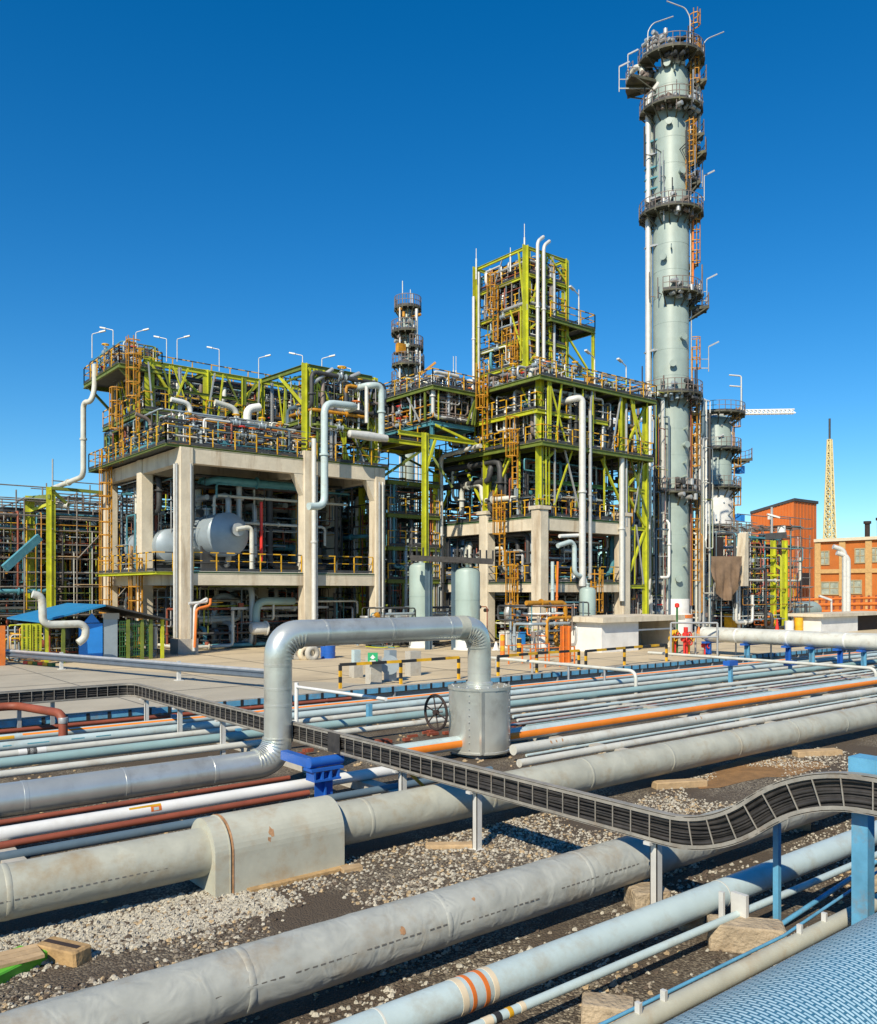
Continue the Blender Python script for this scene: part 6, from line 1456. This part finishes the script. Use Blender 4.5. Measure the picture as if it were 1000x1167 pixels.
# right white wall block
cW = pg(936,722); uW, YW = cW.x, 3.8*970/50; zW = pz(700,YW)
t = thing('white_wall', 'low white wall block with a flat cap near the right edge', 'wall', cW)
b = MB(); b.box(uW, pv(978,cW.y)[0], cW.y, cW.y+2.4, ZY, zW-.25); part('wall', b, 'tarp_white', t); b = MB(); b.box(uW-.4, pv(1015,cW.y)[0], cW.y-.4, cW.y+2.8, zW-.245, zW+.02); part('cap', b, 'concrete', t)
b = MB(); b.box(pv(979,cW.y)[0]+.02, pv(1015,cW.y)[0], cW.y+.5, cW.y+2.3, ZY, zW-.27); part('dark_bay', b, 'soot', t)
# bollards, cones and orange posts in the yard
def bollard(px, py, h, m2, label, name='bollard', cat='bollard', group=None):
    c = pg(px, py); t = thing(name, label, cat, c, group); b = MB()
    for k in range(4): b.mi = k % 2; b.lathe(c, [(.14,h*k/4),(.14,h*(k+1)/4)], 12)
    b.mi = 0; b.lathe(c, [(.141,h),(.1,h+.04),(.01,h+.05)], 12); part('shaft', b, m2, t)
bollard(573,748,1.2,['orange','yellow'],'orange and yellow banded bollard beyond the valve jacket'); bollard(592,748,1.0,['yellow','black'],'yellow and black bollard beyond the valve jacket')
for px, py in ((642,755),(648,755)):
    c = pg(px,py); b = MB(); b.ibeam(c, c+V((0,0,1.9)), .22, .22); solo('orange_post', b, 'orange', 'stout orange steel post, one of a close pair before the slim vessel', 'post', 'pair of orange posts')
for px, py, l in ((580,757,46),(605,762,50)):
    a = pg(px,py); e = pg(px+l,py-l*.07); b = MB(); 
    for h in (.95,.5): b.beam(a+V((0,0,h)), e+V((0,0,h)), .04)
    for f in (0,.33,.66,1): q = a.lerp(e,f); b.beam(q, q+V((0,0,.97)), .06)
    solo('orange_rail', b, 'orange', 'orange tube fence in the yard beyond the pipe field', 'fence', 'orange tube fences in the yard')
rr = random.Random(77)
PAL = ['orange','yellow','red','tarp_white','door_blue','dark_steel','hivis','overall_blue']
for k in range(26):
    px = rr.uniform(560,760) if k < 10 else rr.uniform(795,935); py = rr.uniform(722,742) if k < 10 else rr.uniform(714,722); c = pg(px, py); h = rr.uniform(.4,1.2)*(1 if k < 10 else 1.3); b = MB(); m_ = rr.choice(PAL); sh = k % 3
    if sh == 0: b.lathe(c, [(.3,0),(.3,.05),(.2,.06),(.05,h),(.01,h)], 12); nm, ct = 'traffic_cone', 'cone'
    elif sh == 1: b.lathe(c, [(.01,0),(.36,0),(.38,h*.3),(.36,h*.32),(.38,h*.65),(.36,h),(.01,h+.02)], 14); nm, ct = 'barrel', 'barrel'
    else: b.box(c.x-.5,c.x+.5,c.y-.35,c.y+.35,ZY,ZY+h); b.box(c.x-.54,c.x+.54,c.y-.39,c.y+.39,ZY+h+.002,ZY+h+.06); nm, ct = 'tool_chest', 'chest'
    nc = {'tarp_white':'white','door_blue':'blue','dark_steel':'dark','hivis':'bright orange','overall_blue':'navy'}.get(m_, m_)
    solo(nm, b, m_, '%s %s standing in the yard %s' % (nc, ct, 'before the central unit' if k < 10 else 'by the scaffolds at right'), ct, '%s %ss in the yard %s' % (nc, ct, 'centre' if k < 10 else 'right'))
clutter(91, (pg(640,742).x-3, pg(690,742).x, pg(640,742).y-.5, pg(640,742).y+2.5, ZY+.1, 3.4), 10, 'round the foot of the slim sage vessel', BRIGHT+['orange','amber'], nv=8, nseg=(3,5))
clutter(92, (31,40,44,47.5,ZY+.1,3), 14, 'low behind the top of the loop pipe', DARK, nv=4, nseg=(3,5))

# ================================================================ emit the collected piping
PIPES.sort(key=lambda q: -q[0])
NP = 285
for i, (s_, b, c_, lab, grp) in enumerate(PIPES):
    if i < NP: solo('process_pipe', b, c_, lab, 'pipe', grp)
    else:
        off = len(STUFF.v); mi = SMI.setdefault(c_, len(SMI)); STUFF.v += b.v; STUFF.f += [tuple(k+off for k in f) for f in b.f]; STUFF.m += [mi]*len(b.f); STUFF.s += b.s
o = STUFF.build('small_piping', list(SMI), None, (0,0,0)); tag(o, 'mass of small pipes and fittings filling the process units', 'piping', kind='stuff')
VLIST.sort(key=lambda q: -q[0])
for q in VLIST[:280]: valve(*q[1:])

# ================================================================ labels of small look-alike groups say which one, by place
ORD = 'first second third fourth fifth sixth seventh eighth ninth tenth eleventh twelfth thirteenth fourteenth fifteenth sixteenth seventeenth eighteenth nineteenth twentieth twenty-first twenty-second twenty-third twenty-fourth twenty-fifth'.split()
bpy.context.view_layer.update()
def mid(o):
    ms = [o] if o.type == 'MESH' else [c_ for c_ in o.children_recursive if c_.type == 'MESH']
    P = [m_.matrix_world @ V(q) for m_ in ms for q in m_.bound_box]
    p = sum(P, V((0,0,0)))/len(P)
    return (p.x*CX-p.y*CY)/max(.1, p.x*CY+p.y*CX)
by = {}
for o in C.objects:
    if o.parent is None and o.get('label') and o.get('group'): by.setdefault(o['label'], []).append(o)
for lab, os_ in by.items():
    if 2 <= len(os_) <= 26 and len(lab.split()) <= 13:
        os_.sort(key=mid); n = len(os_)
        for i, o in enumerate(os_):
            w_ = 'leftmost' if i == 0 else ('rightmost' if i == n-1 else ORD[i]+' from left')
            o['label'] = lab+', '+w_
